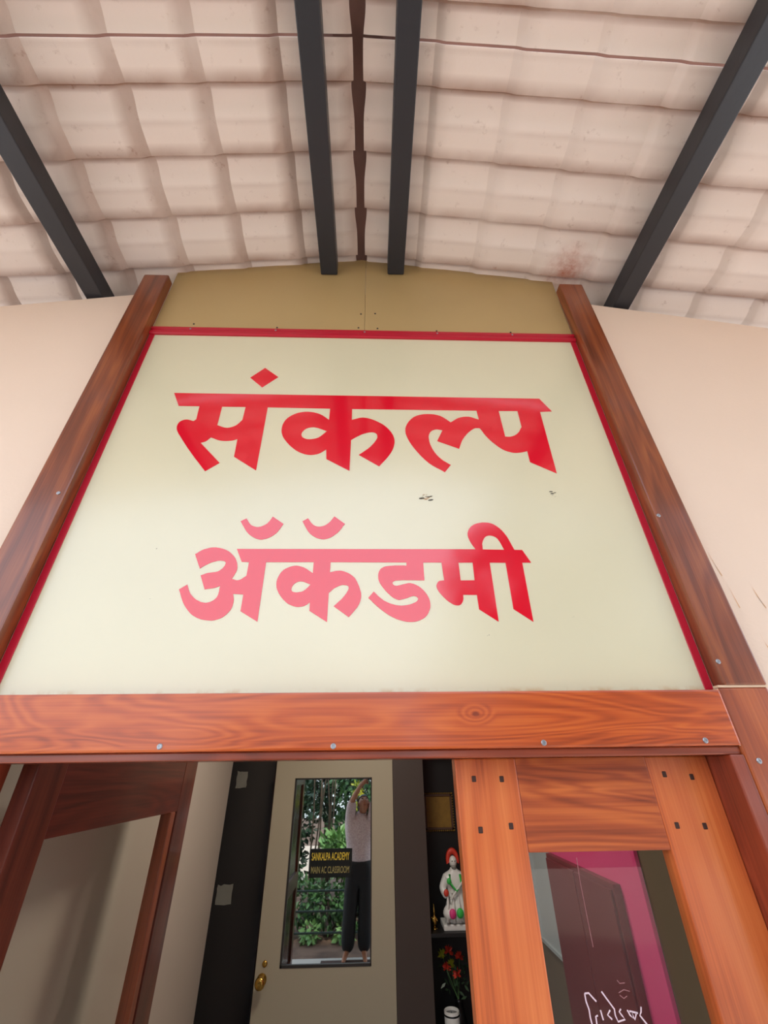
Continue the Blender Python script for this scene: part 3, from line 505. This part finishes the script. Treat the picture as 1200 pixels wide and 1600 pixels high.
d1 = thing('door_1', (-.86, .09, 0), 'left door leaf of teak coloured dark for shade standing open inwards with a long glass pane', 'door', None, 'structure')
X0, X1 = -.842, -.802
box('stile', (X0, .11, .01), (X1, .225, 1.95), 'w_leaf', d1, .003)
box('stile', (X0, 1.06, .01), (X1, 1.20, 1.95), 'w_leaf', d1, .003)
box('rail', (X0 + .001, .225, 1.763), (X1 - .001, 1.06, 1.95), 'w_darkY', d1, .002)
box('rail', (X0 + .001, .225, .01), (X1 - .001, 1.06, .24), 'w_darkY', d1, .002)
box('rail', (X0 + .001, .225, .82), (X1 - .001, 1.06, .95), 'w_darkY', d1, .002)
box('glass_pane', (-.824, .22, .945), (-.819, .99, 1.768), 'frostglass', d1)
box('glass_pane', (-.824, .22, .235), (-.819, .99, .825), 'frostglass', d1)
box('bead', (X0 + .004, .985, .24), (X1 + .006, 1.03, 1.764), 'w_bead', d1, .004)['label'] = 'lighter brown glazing bead'

d3 = thing('door_3', (-.26, 2.6, 0), 'flush beige inner door with a tall mirror-like glass panel', 'door', None, 'structure')
GX0, GX1, GZ0, GZ1 = -.553, .016, .862, 1.855
bm = bmesh.new(); addbox(bm, (-.70, 2.60, .01), (GX0, 2.64, 2.08)); addbox(bm, (GX1, 2.60, .01), (.170, 2.64, 2.08)); addbox(bm, (GX0, 2.60, GZ1), (GX1, 2.64, 2.08)); addbox(bm, (GX0, 2.60, .01), (GX1, 2.64, GZ0))
bmo('door_panel', bm, 'door', d3, (-.26, 2.62, 1))
bm = bmesh.new()
for a, b in (((GX0, 2.597, GZ0), (GX0 + .012, 2.612, GZ1)), ((GX1 - .008, 2.597, GZ0), (GX1, 2.612, GZ1)), ((GX0, 2.597, GZ1 - .010), (GX1, 2.612, GZ1)), ((GX0, 2.597, GZ0), (GX1, 2.612, GZ0 + .014))): addbox(bm, a, b, .001, 1)
bmo('glazing_bead', bm, 'frame', d3, (-.26, 2.6, 1.3))
box('glass_pane', (GX0 + .004, 2.606, GZ0 + .004), (GX1 - .004, 2.610, GZ1 - .004), 'mirror', d3)
kb = lathe('door_knob', [(.030, 0), (.030, .006), (.013, .010), (.012, .030), (.022, .036), (.030, .046), (.031, .056), (.025, .066), (.012, .070), (.004, .068)], (-.655, 2.60, .815), 'brass', d3, 24, 'Y')
kb['label'] = 'round brass knob'
lathe('key_rose', [(.016, 0), (.016, .004), (.008, .007)], (-.645, 2.60, .885), 'brass', d3, 20, 'Y')

plate = thing('name_plate', (-.265, 2.6, 1.285), 'black plate with gold English lettering stuck on the mirror glass of the inner door', 'sign')
box('plate', (-.409, 2.598, 1.287), (-.119, 2.605, 1.440), 'plate', plate, .002, 1)
def text(s, x0, x1, z0, z1, mat):
    cu = bpy.data.curves.new('lettering', 'FONT'); cu.body = s; cu.extrude = 0.02; cu.offset = 0.006; cu.resolution_u = 3
    o = bpy.data.objects.new('tmp', cu); COL.objects.link(o); dg = bpy.context.evaluated_depsgraph_get(); dg.update()
    me = bpy.data.meshes.new_from_object(o.evaluated_get(dg)); bpy.data.objects.remove(o)
    xs = [v.co.x for v in me.vertices]; ys = [v.co.y for v in me.vertices]
    og = Vector(((x0 + x1) / 2, 2.5975, (z0 + z1) / 2))
    for v in me.vertices:
        c = v.co.copy(); v.co = Vector((x0 + (c.x - min(xs)) / (max(xs) - min(xs)) * (x1 - x0), 2.5975 - c.z * .02, z0 + (c.y - min(ys)) / (max(ys) - min(ys)) * (z1 - z0))) - og
    me.materials.clear(); me.materials.append(M[mat]); q = bpy.data.objects.new('lettering', me); link(q, plate); q.location = og - plate.location
    return q
text('SANKALPA ACADEMY', -.395, -.137, 1.378, 1.420, 'yellow')['label'] = 'gold line of letters'
text('MAIN AC CLASSROOM', -.395, -.137, 1.310, 1.346, 'dimgold')['label'] = 'dull gold line of letters'

# ================================================================== RIGHT WALL OF THE ROOM (behind the right leaf)
tag(box('pink_board', (.985, .865, .0), (.9995, 1.80, 2.2), 'pink', None, .002), 'bright pink board on the side wall behind the right leaf', 'board')
mc = thing('maroon_cupboard', (.97, 1.4, 0), 'maroon cupboard front standing against the pink board', 'cupboard')
box('body', (.955, 1.034, 0), (.985, 1.77, 1.508), 'maroon', mc, .003)
for a, b in ((1.05, 1.395), (1.405, 1.755)):
    dd = box('door', (.945, a, .05), (.955, b, 1.49), 'maroon', mc, .003); box('handle', (.935, (1.36 if a < 1.2 else 1.42), .80), (.945, (1.375 if a < 1.2 else 1.435), .92), 'brass', dd, .002)
gw = thing('window_1', (.99, 1.97, 1.07), 'grey frosted window panel on the side wall beyond the maroon cupboard', 'window', None, 'structure')
box('frosted_pane', (.988, 1.82, 1.085), (1.0, 2.14, 1.99), 'grey', gw)
bm = bmesh.new()
for a, b in (((.975, 1.80, 1.07), (1.0, 1.82, 2.01)), ((.975, 2.14, 1.07), (1.0, 2.16, 2.01)), ((.975, 1.80, 1.07), (1.0, 2.16, 1.085)), ((.975, 1.80, 1.99), (1.0, 2.16, 2.01))): addbox(bm, a, b)
bmo('window_frame', bm, 'grey', gw, (.99, 1.98, 1.5))

# ================================================================== NICHE AND ITS THINGS
nc = thing('niche_shelf', (.70, 2.8, 0), 'black lined niche with shelves right of the inner door', 'shelf')
box('back_panel', (.40, 2.95, 0), (1.0, 2.98, 2.1), 'black', nc)
box('side_panel', (.385, 2.72, 0), (.40, 2.98, 2.1), 'black', nc)
box('side_panel', (.985, 2.61, 0), (1.0, 2.95, 2.1), 'black', nc)
box('top_panel', (.40, 2.70, 2.1), (1.0, 2.98, 2.12), 'black', nc)
for z in (.45, .998): box('shelf_board', (.401, 2.61, z - .02), (.984, 2.949, z), 'black', nc, .002)
pic = thing('picture', (.545, 2.945, 1.6), 'small ochre picture in a lacy frame at the top of the niche', 'picture')
box('print', (.450, 2.940, 1.515), (.640, 2.948, 1.715), 'ochre', pic)
bm = bmesh.new()
for a, b in (((.434, 2.932, 1.50), (.450, 2.948, 1.73)), ((.640, 2.932, 1.50), (.656, 2.948, 1.73)), ((.434, 2.932, 1.715), (.656, 2.948, 1.73)), ((.434, 2.932, 1.50), (.656, 2.948, 1.515))): addbox(bm, a, b, .002, 1)
bmo('frame', bm, P('dull bronze frame', (92, 66, 52), .4), pic, (.545, 2.94, 1.6))
bm = bmesh.new()
for i in range(15):
    for x, z in ((.436 + i * .0156, 1.735), (.436 + i * .0156, 1.495), (.430, 1.497 + i * .017), (.660, 1.497 + i * .017)):
        bmesh.ops.create_uvsphere(bm, u_segments=8, v_segments=6, radius=.006, matrix=Matrix.Translation((x, 2.938, z)))
bmo('scalloped_edge', bm, 'ochre', pic, (.545, 2.94, 1.6), True)
st = thing('statuette', (.60, 2.73, .998), 'white painted statuette of a seated robed figure with a red headdress on the niche shelf', 'statuette')
box('plinth', (.492, 2.65, .998), (.720, 2.82, 1.028), 'white', st, .006)
sx_, sy_, sz_ = .605, 2.735, 1.028
fig = [(0, 0, .045, .075), (0, 0, .12, .062), (-.005, 0, .185, .066), (-.010, -.004, .235, .048), (-.010, -.010, .268, .026), (-.010, -.012, .285, .026),
       (-.062, -.045, .045, .048), (-.088, -.075, .070, .036), (-.050, -.092, .030, .030), (.060, -.045, .045, .050), (.095, -.075, .060, .038), (.035, -.095, .030, .030),
       (-.066, -.008, .222, .032), (-.100, -.022, .170, .026), (-.072, -.062, .130, .022), (.050, -.008, .222, .032), (.090, -.030, .175, .026), (.050, -.075, .160, .022)]
skin('figure', [(sx_ + x, sy_ + y, sz_ + z, r) for x, y, z, r in fig], [(0, 1), (1, 2), (2, 3), (3, 4), (4, 5), (0, 6), (6, 7), (7, 8), (0, 9), (9, 10), (10, 11), (3, 12), (12, 13), (13, 14), (3, 15), (15, 16), (16, 17)], 'white', st, 0, 2, (sx_, sy_, sz_))
hdm = blob('head', (sx_ - .010, sy_ - .018, sz_ + .312), (.027, .027, .034), 'white', st, 16, 12)
for s_ in (-1, 1): blob('eye', (sx_ - .010 + s_ * .010, sy_ - .043, sz_ + .318), (.0045, .003, .003), 'phone', hdm, 8, 6)
blob('beard', (sx_ - .010, sy_ - .030, sz_ + .288), (.019, .015, .018), P('grey beard paint', (150, 146, 138), .5), hdm, 10, 8)
tube('garland', [(sx_ - .045, sy_ - .040, sz_ + .245), (sx_ - .045, sy_ - .068, sz_ + .200), (sx_ - .010, sy_ - .080, sz_ + .165), (sx_ + .030, sy_ - .068, sz_ + .200), (sx_ + .028, sy_ - .040, sz_ + .245)], .008, 'sgreen', st, 8)
for k in range(5): tube('robe_fold', [(sx_ - .07 + .035 * k, sy_ - .050, sz_ + .150), (sx_ - .075 + .038 * k, sy_ - .082, sz_ + .090), (sx_ - .085 + .042 * k, sy_ - .088, sz_ + .012)], [.006, .011, .013], 'white', st, 8)
hd = []; hf = []
for i in range(17):
    a = math.pi * (i / 16 * 1.25 - .125); 
    for r, y in ((.022, -.006), (.046, -.014), (.052, .004), (.022, .010)): hd.append((sx_ - .010 + r * math.cos(a) * .95, sy_ + y, sz_ + .322 + r * math.sin(a) * 1.3))
for i in range(16):
    for k in range(4): hf.append((i * 4 + k, i * 4 + (k + 1) % 4, i * 4 + 4 + (k + 1) % 4, i * 4 + 4 + k))
hf += [(0, 1, 2, 3), (64, 67, 66, 65)]
mesh('headdress', hd, hf, 'sred', st, (sx_, sy_, sz_ + .34), True)['label'] = 'orange red halo-like headdress'
tube('staff', [(sx_ - .055, sy_ - .085, sz_ + .125), (sx_ + .02, sy_ - .075, sz_ + .195), (sx_ + .085, sy_ - .05, sz_ + .255)], .007, 'white', st)
for dx, dz, r, mt_ in ((-.05, .055, .024, 'spink'), (0, .058, .024, 'sgreen'), (.055, .050, .022, 'sred'), (-.080, .155, .018, 'sred'), (-.055, .215, .016, 'sgreen')):
    blob('ornament', (sx_ + dx, sy_ - .098 + (.03 if dz > .1 else 0), sz_ + dz), (r, r * .6, r * 1.1), mt_, st)
bg_ = thing('figurine', (.437, 2.70, .998), 'tiny brass figurine left of the white statuette', 'figurine')
skin('figure', [(.437, 2.70, 1.004, .014), (.437, 2.70, 1.025, .012), (.437, 2.70, 1.050, .013), (.437, 2.70, 1.070, .006), (.437, 2.698, 1.082, .009), (.437, 2.70, 1.10, .005), (.437, 2.70, 1.125, .0015), (.421, 2.695, 1.048, .005), (.418, 2.69, 1.062, .004), (.453, 2.695, 1.048, .005), (.456, 2.69, 1.035, .004)],
     [(0, 1), (1, 2), (2, 3), (3, 4), (4, 5), (5, 6), (2, 7), (7, 8), (2, 9), (9, 10)], 'brass', bg_, 0, 1, (.437, 2.70, .998))
lathe('foot_ring', [(.018, 0), (.018, .004), (.012, .008)], (.437, 2.70, .998), 'brass', bg_, 16)
fl = thing('flower_vase', (.55, 2.74, .45), 'dark vase with a bunch of red flowers on the lower niche shelf', 'flowers')
lathe('vase', [(.030, 0), (.045, .03), (.050, .09), (.030, .15), (.022, .19), (.030, .21), (.026, .21), (.018, .19)], (.575, 2.78, .45), 'phone', fl)
rr = random.Random(8)
for i, (x, z) in enumerate(((.505, .80), (.595, .845), (.53, .87), (.57, .775), (.54, .81), (.485, .855))):
    y = 2.74 + .02 * (i % 3)
    tube('stem', [(.575, 2.78, .645), ((x + .575) / 2, y + .02, .72), (x, y, z)], .0025, 'leafmid', fl, 6)
    vs = []; fs = []
    for k in range(22):
        a = rr.uniform(0, 6.28); el = rr.uniform(-.5, 1.4); d = Vector((math.cos(a) * math.cos(el), math.sin(a) * math.cos(el), math.sin(el))); u = d.orthogonal().normalized() * .008; b = len(vs); p = Vector((x, y, z)); w = d.cross(u)
        vs += [p, p + d * .018 + u, p + d * .034, p + d * .018 - u, p + d * .018 + w * .3]; fs += [(b, b + 1, b + 4), (b + 1, b + 2, b + 4), (b + 2, b + 3, b + 4), (b + 3, b, b + 4)]
    mesh('bloom', vs, fs, 'sred' if i < 4 else 'leafyellow', fl, (x, y, z))
vs = []; fs = []
for k in range(40):
    x, y, z = rr.uniform(.47, .64), rr.uniform(2.70, 2.80), rr.uniform(.66, .86); d = Vector((rr.uniform(-1, 1), rr.uniform(-1, 0), rr.uniform(-.5, 1))).normalized(); u = d.orthogonal().normalized() * .008; b = len(vs); p = Vector((x, y, z))
    vs += [p, p + d * .02 + u, p + d * .045, p + d * .02 - u]; fs.append((b, b + 1, b + 2, b + 3))
mesh('leaves', vs, fs, 'leafdark', fl, (.56, 2.75, .75))['kind'] = 'stuff'
cup = thing('candle_cup', (.515, 2.70, .45), 'white cup candle with a dark wick in front of the vase', 'candle')
lathe('cup', [(.036, 0), (.042, .02), (.046, .12), (.046, .185), (.043, .188), (.040, .180), (.038, .165)], (.512, 2.69, .45), 'white', cup, 24)
lathe('wick', [(.003, 0), (.003, .018)], (.512, 2.69, .613), 'phone', cup, 8)
lathe('rim_band', [(.0465, 0), (.0465, .008)], (.512, 2.69, .615), 'phone', cup, 24)

# ================================================================== PORCH AND GARDEN (behind the camera; mirrored in the glass)
tag(box('floor', (-3.2, -1.47, -.5), (3.2, 0, -.20), 'porch', None, .004), 'white porch floor slab in front of the doors, seen in the mirror glass', 'floor', None, 'structure')
tag(box('doormat', (-.62, -1.36, -.20), (.35, -1.12, -.19), 'mat', None, .004), 'thin brown mat on the porch under the bare feet', 'mat')
vs = []; fs = []; rr = random.Random(2)
NX, NY = 40, 40
for j in range(NY + 1):
    for i in range(NX + 1):
        x = -24 + 48 * i / NX; y = -1.40 - 24 * (j / NY) ** 1.6
        vs.append((x, y, -.56 + (rr.uniform(-.03, .03) if y < -2.4 else 0)))
for j in range(NY):
    for i in range(NX): a = j * (NX + 1) + i; fs.append((a, a + NX + 1, a + NX + 2, a + 1))
tag(mesh('ground', vs, fs, 'soil', None, (0, -8, -.56)), 'reddish soil of the garden below the porch', 'ground', None, 'structure')
tag(box('path', (-24, -2.60, -.70), (24, -1.40, -.545), 'yard', None, .004), 'pale paved path in front of the porch', 'path', None, 'structure')
tag(box('bounce_yard_left', (-12, -14, -.70), (-1.7, -2.60, -.53), 'yard', None, .004), 'added pale paving left of the garden bed, bouncing light up under the roof', 'yard', None, 'structure')  # unseen pale ground added on both sides as a bounce reflector
tag(box('bounce_yard_right', (1.2, -14, -.70), (12, -2.60, -.53), 'yard', None, .004), 'added pale paving right of the garden bed, bouncing light up under the roof', 'yard', None, 'structure')
rg_ = thing('railing', (0, -2.3, -.55), 'dark green horizontal pipe railing between porch and garden, seen in the mirror glass', 'railing')
for z in (.317, .083, -.156): tube('rail', [(-2.6, -2.3, z), (0, -2.3, z), (2.6, -2.3, z)], .014, 'rail', rg_, 10)
for x in (-2.6, -1.35, .75, 2.6): tube('post', [(x, -2.3, -.56), (x, -2.3, .36)], .02, 'rail', rg_, 10)

def leaves(name, blobs, n, size, mat, parent, seed, origin):
    rr = random.Random(seed); vs = []; fs = []
    for i in range(n):
        c, rad = blobs[rr.randrange(len(blobs))]
        d = Vector((rr.gauss(0, 1), rr.gauss(0, 1), rr.gauss(0, 1))).normalized() * rr.uniform(.55, 1.0)
        p = Vector((c[0] + d.x * rad[0], c[1] + d.y * rad[1], c[2] + d.z * rad[2]))
        t = (d + Vector((rr.uniform(-.8, .8), rr.uniform(-.8, .8), rr.uniform(-1.0, .4)))).normalized(); s = size * rr.uniform(.6, 1.3)
        u = t.cross(Vector((rr.uniform(-1, 1), rr.uniform(-1, 1), 1))).normalized() * s * .28; w = t.cross(u).normalized() * s * .1; b = len(vs)
        vs += [p, p + t * s * .45 + u + w, p + t * s, p + t * s * .45 - u + w, p + t * s * .5]
        fs += [(b, b + 1, b + 4), (b + 1, b + 2, b + 4), (b + 2, b + 3, b + 4), (b + 3, b, b + 4)]
    o = mesh(name, vs, fs, mat, parent, origin); o['kind'] = 'stuff'; return o
def bush(name, x, y, z0, blobs, n, size, mat, label, cat, seed, trunk=None, group=None):
    t = thing(name, (x, y, z0), label, cat, group)
    leaves('foliage', [((x + c[0], y + c[1], z0 + c[2]), r) for c, r in blobs], n, size, mat, t, seed, (x, y, z0))
    rr = random.Random(seed)
    if trunk:
        h, r = trunk; tube('trunk', [(x, y, z0 - .05), (x + rr.uniform(-.1, .1), y, z0 + h * .4), (x + rr.uniform(-.15, .15), y + .05, z0 + h)], [r, r * .8, r * .45], 'bark', t, 10)
        for k in range(3):
            a = rr.uniform(0, 6.28); tube('branch', [(x, y, z0 + h * .55), (x + math.cos(a) * .3, y + math.sin(a) * .3, z0 + h * .85), (x + math.cos(a) * .6, y + math.sin(a) * .5, z0 + h * 1.1)], [r * .45, r * .3, r * .12], 'bark', t, 6)
    else:
        for k in range(4):
            a = rr.uniform(0, 6.28); c, rd = blobs[k % len(blobs)]
            tube('stem', [(x, y, z0 - .03), (x + c[0] * .5 + .1 * math.cos(a), y + .1 * math.sin(a), z0 + c[2] * .5), (x + c[0], y + c[1], z0 + c[2])], [.02, .015, .008], 'bark', t, 6)
    return t
GZ = -.56
bush('shade_tree', -1.05, -6.8, GZ, [((-.5, 0, 2.6), (1.1, .8, 1.0)), ((.7, .1, 2.7), (1.0, .8, .9)), ((.1, .2, 2.0), (1.3, .7, .6)), ((-1.2, 0, 2.3), (.9, .7, .8))], 5200, .15, 'leafdark', 'dark leafy tree straight out from the door, in the mirror glass', 'tree', 11, (2.4, .12))
bush('leafy_shrub', -.15, -5.2, GZ, [((0, 0, 2.2), (.7, .5, .6)), ((.5, .1, 1.6), (.6, .5, .6)), ((-.3, .1, 1.2), (.5, .4, .5))], 1500, .17, 'leafmid', 'mid green shrub in front of the dark tree', 'shrub', 12)
bush('leafy_shrub', -.60, -4.28, GZ, [((0, 0, 1.15), (.36, .3, .22)), ((.15, 0, 1.0), (.3, .3, .2))], 420, .22, 'leaflight', 'pale shrub with long bright leaves at plate height in the mirror glass', 'shrub', 13)
bush('leafy_shrub', -.75, -3.82, GZ, [((0, 0, .45), (.5, .3, .35)), ((.5, 0, .4), (.4, .3, .3)), ((-.5, 0, .5), (.4, .3, .35)), ((.9, 0, .5), (.4, .3, .35))], 1500, .12, 'leafmid', 'low green shrub row behind the railing', 'shrub', 14)
bush('sunlit_shrub', -.27, -4.40, GZ, [((0, 0, 2.15), (.10, .1, .10)), ((.05, 0, 1.88), (.12, .1, .10))], 60, .11, 'leafyellow', 'tall thin shrub with sunlight painted as yellow leaf tips', 'shrub', 15)  # yellow leaf colour stands in for sun spots on the foliage
bush('low_plant', -1.0, -3.5, GZ, [((0, 0, .12), (.14, .1, .12))], 70, .12, 'leaflight', 'small bright plant left of the legs on the soil', 'plant', 16)
bush('low_plant', -.42, -3.5, GZ, [((0, 0, .12), (.14, .1, .12))], 70, .12, 'leaflight', 'small bright plant beside the legs on the soil', 'plant', 17)
bush('wide_tree', 3.6, -5.4, GZ, [((-.6, 0, 4.0), (1.4, 1.0, 1.5)), ((.8, 0, 4.6), (1.6, 1.2, 1.7)), ((-1.75, .3, 3.3), (1.15, .8, 1.1)), ((-1.35, .3, 4.9), (1.1, .8, 1.1)), ((0, 0, 6.0), (1.6, 1.1, 1.2)), ((2.2, 0, 3.6), (1.5, 1.1, 1.5)), ((-.4, .2, 2.6), (1.5, .9, 1.0))], 9500, .2, 'leafdark', 'tall wide dark tree to the right of the porch', 'tree', 18, (4.2, .2))
bush('hedge_tree', -5.2, -6.2, GZ, [((0, 0, 1.9), (1.3, .8, 1.1)), ((-1.3, 0, 2.0), (1.1, .8, 1.0)), ((1.2, 0, 1.6), (1.0, .8, .9))], 3600, .16, 'leafmid', 'rounded green tree to the left beyond the railing', 'tree', 19, (1.6, .1))
bush('hedge_tree', 1.8, -8.6, GZ, [((0, 0, 1.7), (1.0, .8, 1.0)), ((.9, 0, 2.0), (1.0, .8, .9)), ((-.5, 0, 1.1), (.8, .6, .8))], 3200, .16, 'leafmid', 'rounded green tree beyond the railing beside the tall tree', 'tree', 20, (1.5, .1))
bush('palm_shrub', -1.55, -5.0, GZ, [((0, 0, 1.6), (.35, .3, .8)), ((-.2, 0, .8), (.4, .3, .5))], 700, .16, 'leafdark', 'narrow dark shrub with hanging roots at the left in the mirror glass', 'shrub', 21)
at_ = thing('root_tree', (-1.12, -4.6, GZ), 'bare tree of thin hanging aerial roots at the left in the mirror glass', 'tree')
rr = random.Random(4)
for k in range(7):
    x = -1.15 + .06 * k + rr.uniform(-.02, .02); tube('root', [(x, -4.6, GZ), (x + rr.uniform(-.05, .05), -4.6, .4), (x + rr.uniform(-.08, .08), -4.58, 1.2), (x + rr.uniform(-.1, .1), -4.6, 2.2)], [.03, .02, .016, .012], 'bark', at_, 6)

# ---- the person taking the photograph, arms raised
pe = thing('person', (-.14, -1.36, -.20), 'barefoot person in a pale checked shirt and dark trousers raising a phone with both hands', 'person')
B = []; E = []
def add(x, y, z, r, to=None):
    B.append((x, y, z, r)); k = len(B) - 1
    if to is not None: E.append((to, k))
    return k
pel = add(-.14, -1.38, .72, .125); sp = add(-.14, -1.40, .92, .115, pel); ch = add(-.14, -1.42, 1.12, .13, sp); nb = add(-.125, -1.42, 1.27, .075, ch); nk = add(-.11, -1.415, 1.335, .052, nb)
jaw = add(-.095, -1.395, 1.41, .062, nk); hc = add(-.085, -1.415, 1.475, .082, jaw); ht = add(-.080, -1.445, 1.535, .062, hc)
legs = []
for hx, kx, ax, tx in ((-.215, -.262, -.285, -.325), (-.065, -.062, -.068, -.045)):
    a = add(hx, -1.385, .66, .095, pel); b = add(kx, -1.37, .24, .062, a); b1 = add((kx + ax) / 2, -1.39, .05, .055, b); c = add(ax, -1.41, -.115, .040, b1); h_ = add(ax, -1.42, -.158, .034, c); t = add(tx, -1.27, -.175, .028, c); t2 = add(tx, -1.21, -.182, .020, t)
    legs.append((a, b))
hands = []
for sxx, ex, wx, hx in ((-.29, -.262, -.125, -.062), (.02, .085, .095, .062)):
    a = add(sxx, -1.42, 1.245, .062, ch); b = add(ex, -1.335, 1.51, .045, a); f1 = add((ex * .6 + wx * .4), -1.275, 1.60, .040, b); c = add(wx, -1.160, 1.725, .029, f1); p = add(hx, -1.100, 1.765, .032, c)
    hands.append((c, p, 1 if hx < 0 else -1))
for c, p, s in hands:
    px, py, pz, _ = B[p]
    for i in range(4):          # four fingers curl round the back of the phone
        o = DN * (-.030 + .019 * i); k0 = add(px + o.x, py + o.y - .012, pz + o.z, .010, p)
        q = Vector(B[k0][:3]) + FW * -.018 + RT * s * .018; k1 = add(q.x, q.y, q.z, .0085, k0)
        q = q + RT * s * (.030 if i in (1, 2) else .024) + FW * .004; k2 = add(q.x, q.y, q.z, .0075, k1)
    q = Vector(B[p][:3]) + FW * .016 - DN * .012 + RT * s * .010; k = add(q.x, q.y, q.z, .011, p); q = q - DN * .034 + RT * s * .012; add(q.x, q.y, q.z, .009, k)
skin('body', B, E, 'skin', pe, 0, 2, (-.14, -1.4, .7))
def sub(idx, grow):
    return [(B[i][0], B[i][1], B[i][2], B[i][3] + grow) for i in idx]
# shirt and trousers follow the body
sh = [(-.14, -1.385, .72, .205), (-.14, -1.40, .92, .190), (-.14, -1.42, 1.13, .200), (-.125, -1.42, 1.30, .120), (-.112, -1.415, 1.375, .085), (-.29, -1.42, 1.26, .098), (-.275, -1.375, 1.40, .084), (-.260, -1.33, 1.53, .076), (.02, -1.42, 1.26, .098), (.055, -1.375, 1.40, .084), (.085, -1.33, 1.53, .076)]
sh[0] = (-.14, -1.385, .75, .205)
skin('shirt', sh, [(0, 1), (1, 2), (2, 3), (3, 4), (2, 5), (5, 6), (6, 7), (2, 8), (8, 9), (9, 10)], 'shirt', pe, 0, 2, (-.14, -1.4, 1))
tr = [(-.14, -1.39, .92, .165), (-.14, -1.38, .70, .180), (-.225, -1.385, .58, .128), (-.262, -1.37, .24, .100), (-.285, -1.41, -.15, .098), (-.055, -1.385, .58, .128), (-.055, -1.37, .24, .100), (-.065, -1.41, -.15, .098)]
skin('trousers', tr, [(0, 1), (1, 2), (2, 3), (3, 4), (1, 5), (5, 6), (6, 7)], 'trouser', pe, 0, 2, (-.14, -1.4, .5))
# face looks up towards the phone: local axes of the head
hcen = Vector((-.088, -1.405, 1.465)); fd = Vector((.12, .80, .55)).normalized(); up = (Vector((0, 0, 1)) - fd * fd.z).normalized(); rt = fd.cross(up)
def hp(a, b, c): return hcen + (rt * a + up * b + fd * c) * 1.14
bm = bmesh.new(); bmesh.ops.create_uvsphere(bm, u_segments=20, v_segments=14, radius=1)
for v in list(bm.verts):
    q = v.co.copy(); v.co = hp(q.x * .078, .020 + q.z * .098, q.y * .096 - .012)
bmesh.ops.delete(bm, geom=[v for v in bm.verts if (v.co - hcen).dot(fd) > .012 and (v.co - hcen).dot(up) < .066 or (v.co - hcen).dot(up) < -.06], context='VERTS')
bmo('hair', bm, 'hair', pe, hcen, True)
bm = bmesh.new(); bmesh.ops.create_uvsphere(bm, u_segments=20, v_segments=16, radius=1)
for v in bm.verts:
    q = v.co.copy(); w = .070 * (1 - .28 * max(0, -q.z)); nose = .028 * math.exp(-(q.x / .16) ** 2) * math.exp(-((q.z + .12) / .25) ** 2) if q.y > 0 else 0
    v.co = hp(q.x * w, -.005 + q.z * .105, q.y * .080 + nose + .002)
fc = bmo('face', bm, 'skin', pe, hcen, True)
for s in (-1, 1):
    p = hp(s * .030, .010, .074); blob('eye', p, (.011, .009, .008), 'eye', fc, 12, 8); p = hp(s * .030, .010, .082); blob('pupil', p, (.005, .004, .005), 'hair', fc, 8, 6)
    p = hp(s * .030, .030, .076); blob('eyebrow', p, (.016, .007, .004), 'hair', fc, 10, 6)
    p = hp(s * .074, .000, -.005); blob('ear', p, (.010, .018, .028), 'skin', fc, 10, 8)
blob('mouth', hp(0, -.052, .072), (.022, .008, .008), 'lip', fc, 12, 8)
ring = []
for k in range(17):
    a = 2 * math.pi * k / 16 - math.pi * 1.5; ring.append((-.112 + .068 * math.cos(a), -1.408 + .064 * math.sin(a), 1.352 - .018 * math.sin(a)))
tube('collar', ring, .013, 'shirt', pe, 8)
for z, y in ((1.24, -1.318), (1.15, -1.287), (1.06, -1.276), (.97, -1.275), (.88, -1.268)): blob('button', (-.128, y, z), (.006, .004, .006), 'white', pe, 8, 6)
# the phone, just behind the lens
pcx = CAMP - FW * .0085 + DN * .055
bm = bmesh.new(); addbox(bm, (-.037, -.080, -.004), (.037, .080, .004), .003, 2)
mw = Matrix((RT, -DN, FW)).transposed().to_4x4()
bmesh.ops.transform(bm, matrix=mw, verts=bm.verts); bmesh.ops.translate(bm, verts=bm.verts, vec=pcx)
ph = thing('phone', pcx, 'black mobile phone held up in both hands', 'phone')
bmo('phone_body', bm, 'phone', ph, pcx)
bm = bmesh.new(); addbox(bm, (-.034, -.077, -.0046), (.034, .077, -.0039)); bmesh.ops.transform(bm, matrix=mw, verts=bm.verts); bmesh.ops.translate(bm, verts=bm.verts, vec=pcx)
bmo('screen', bm, 'blackgloss', ph, pcx)
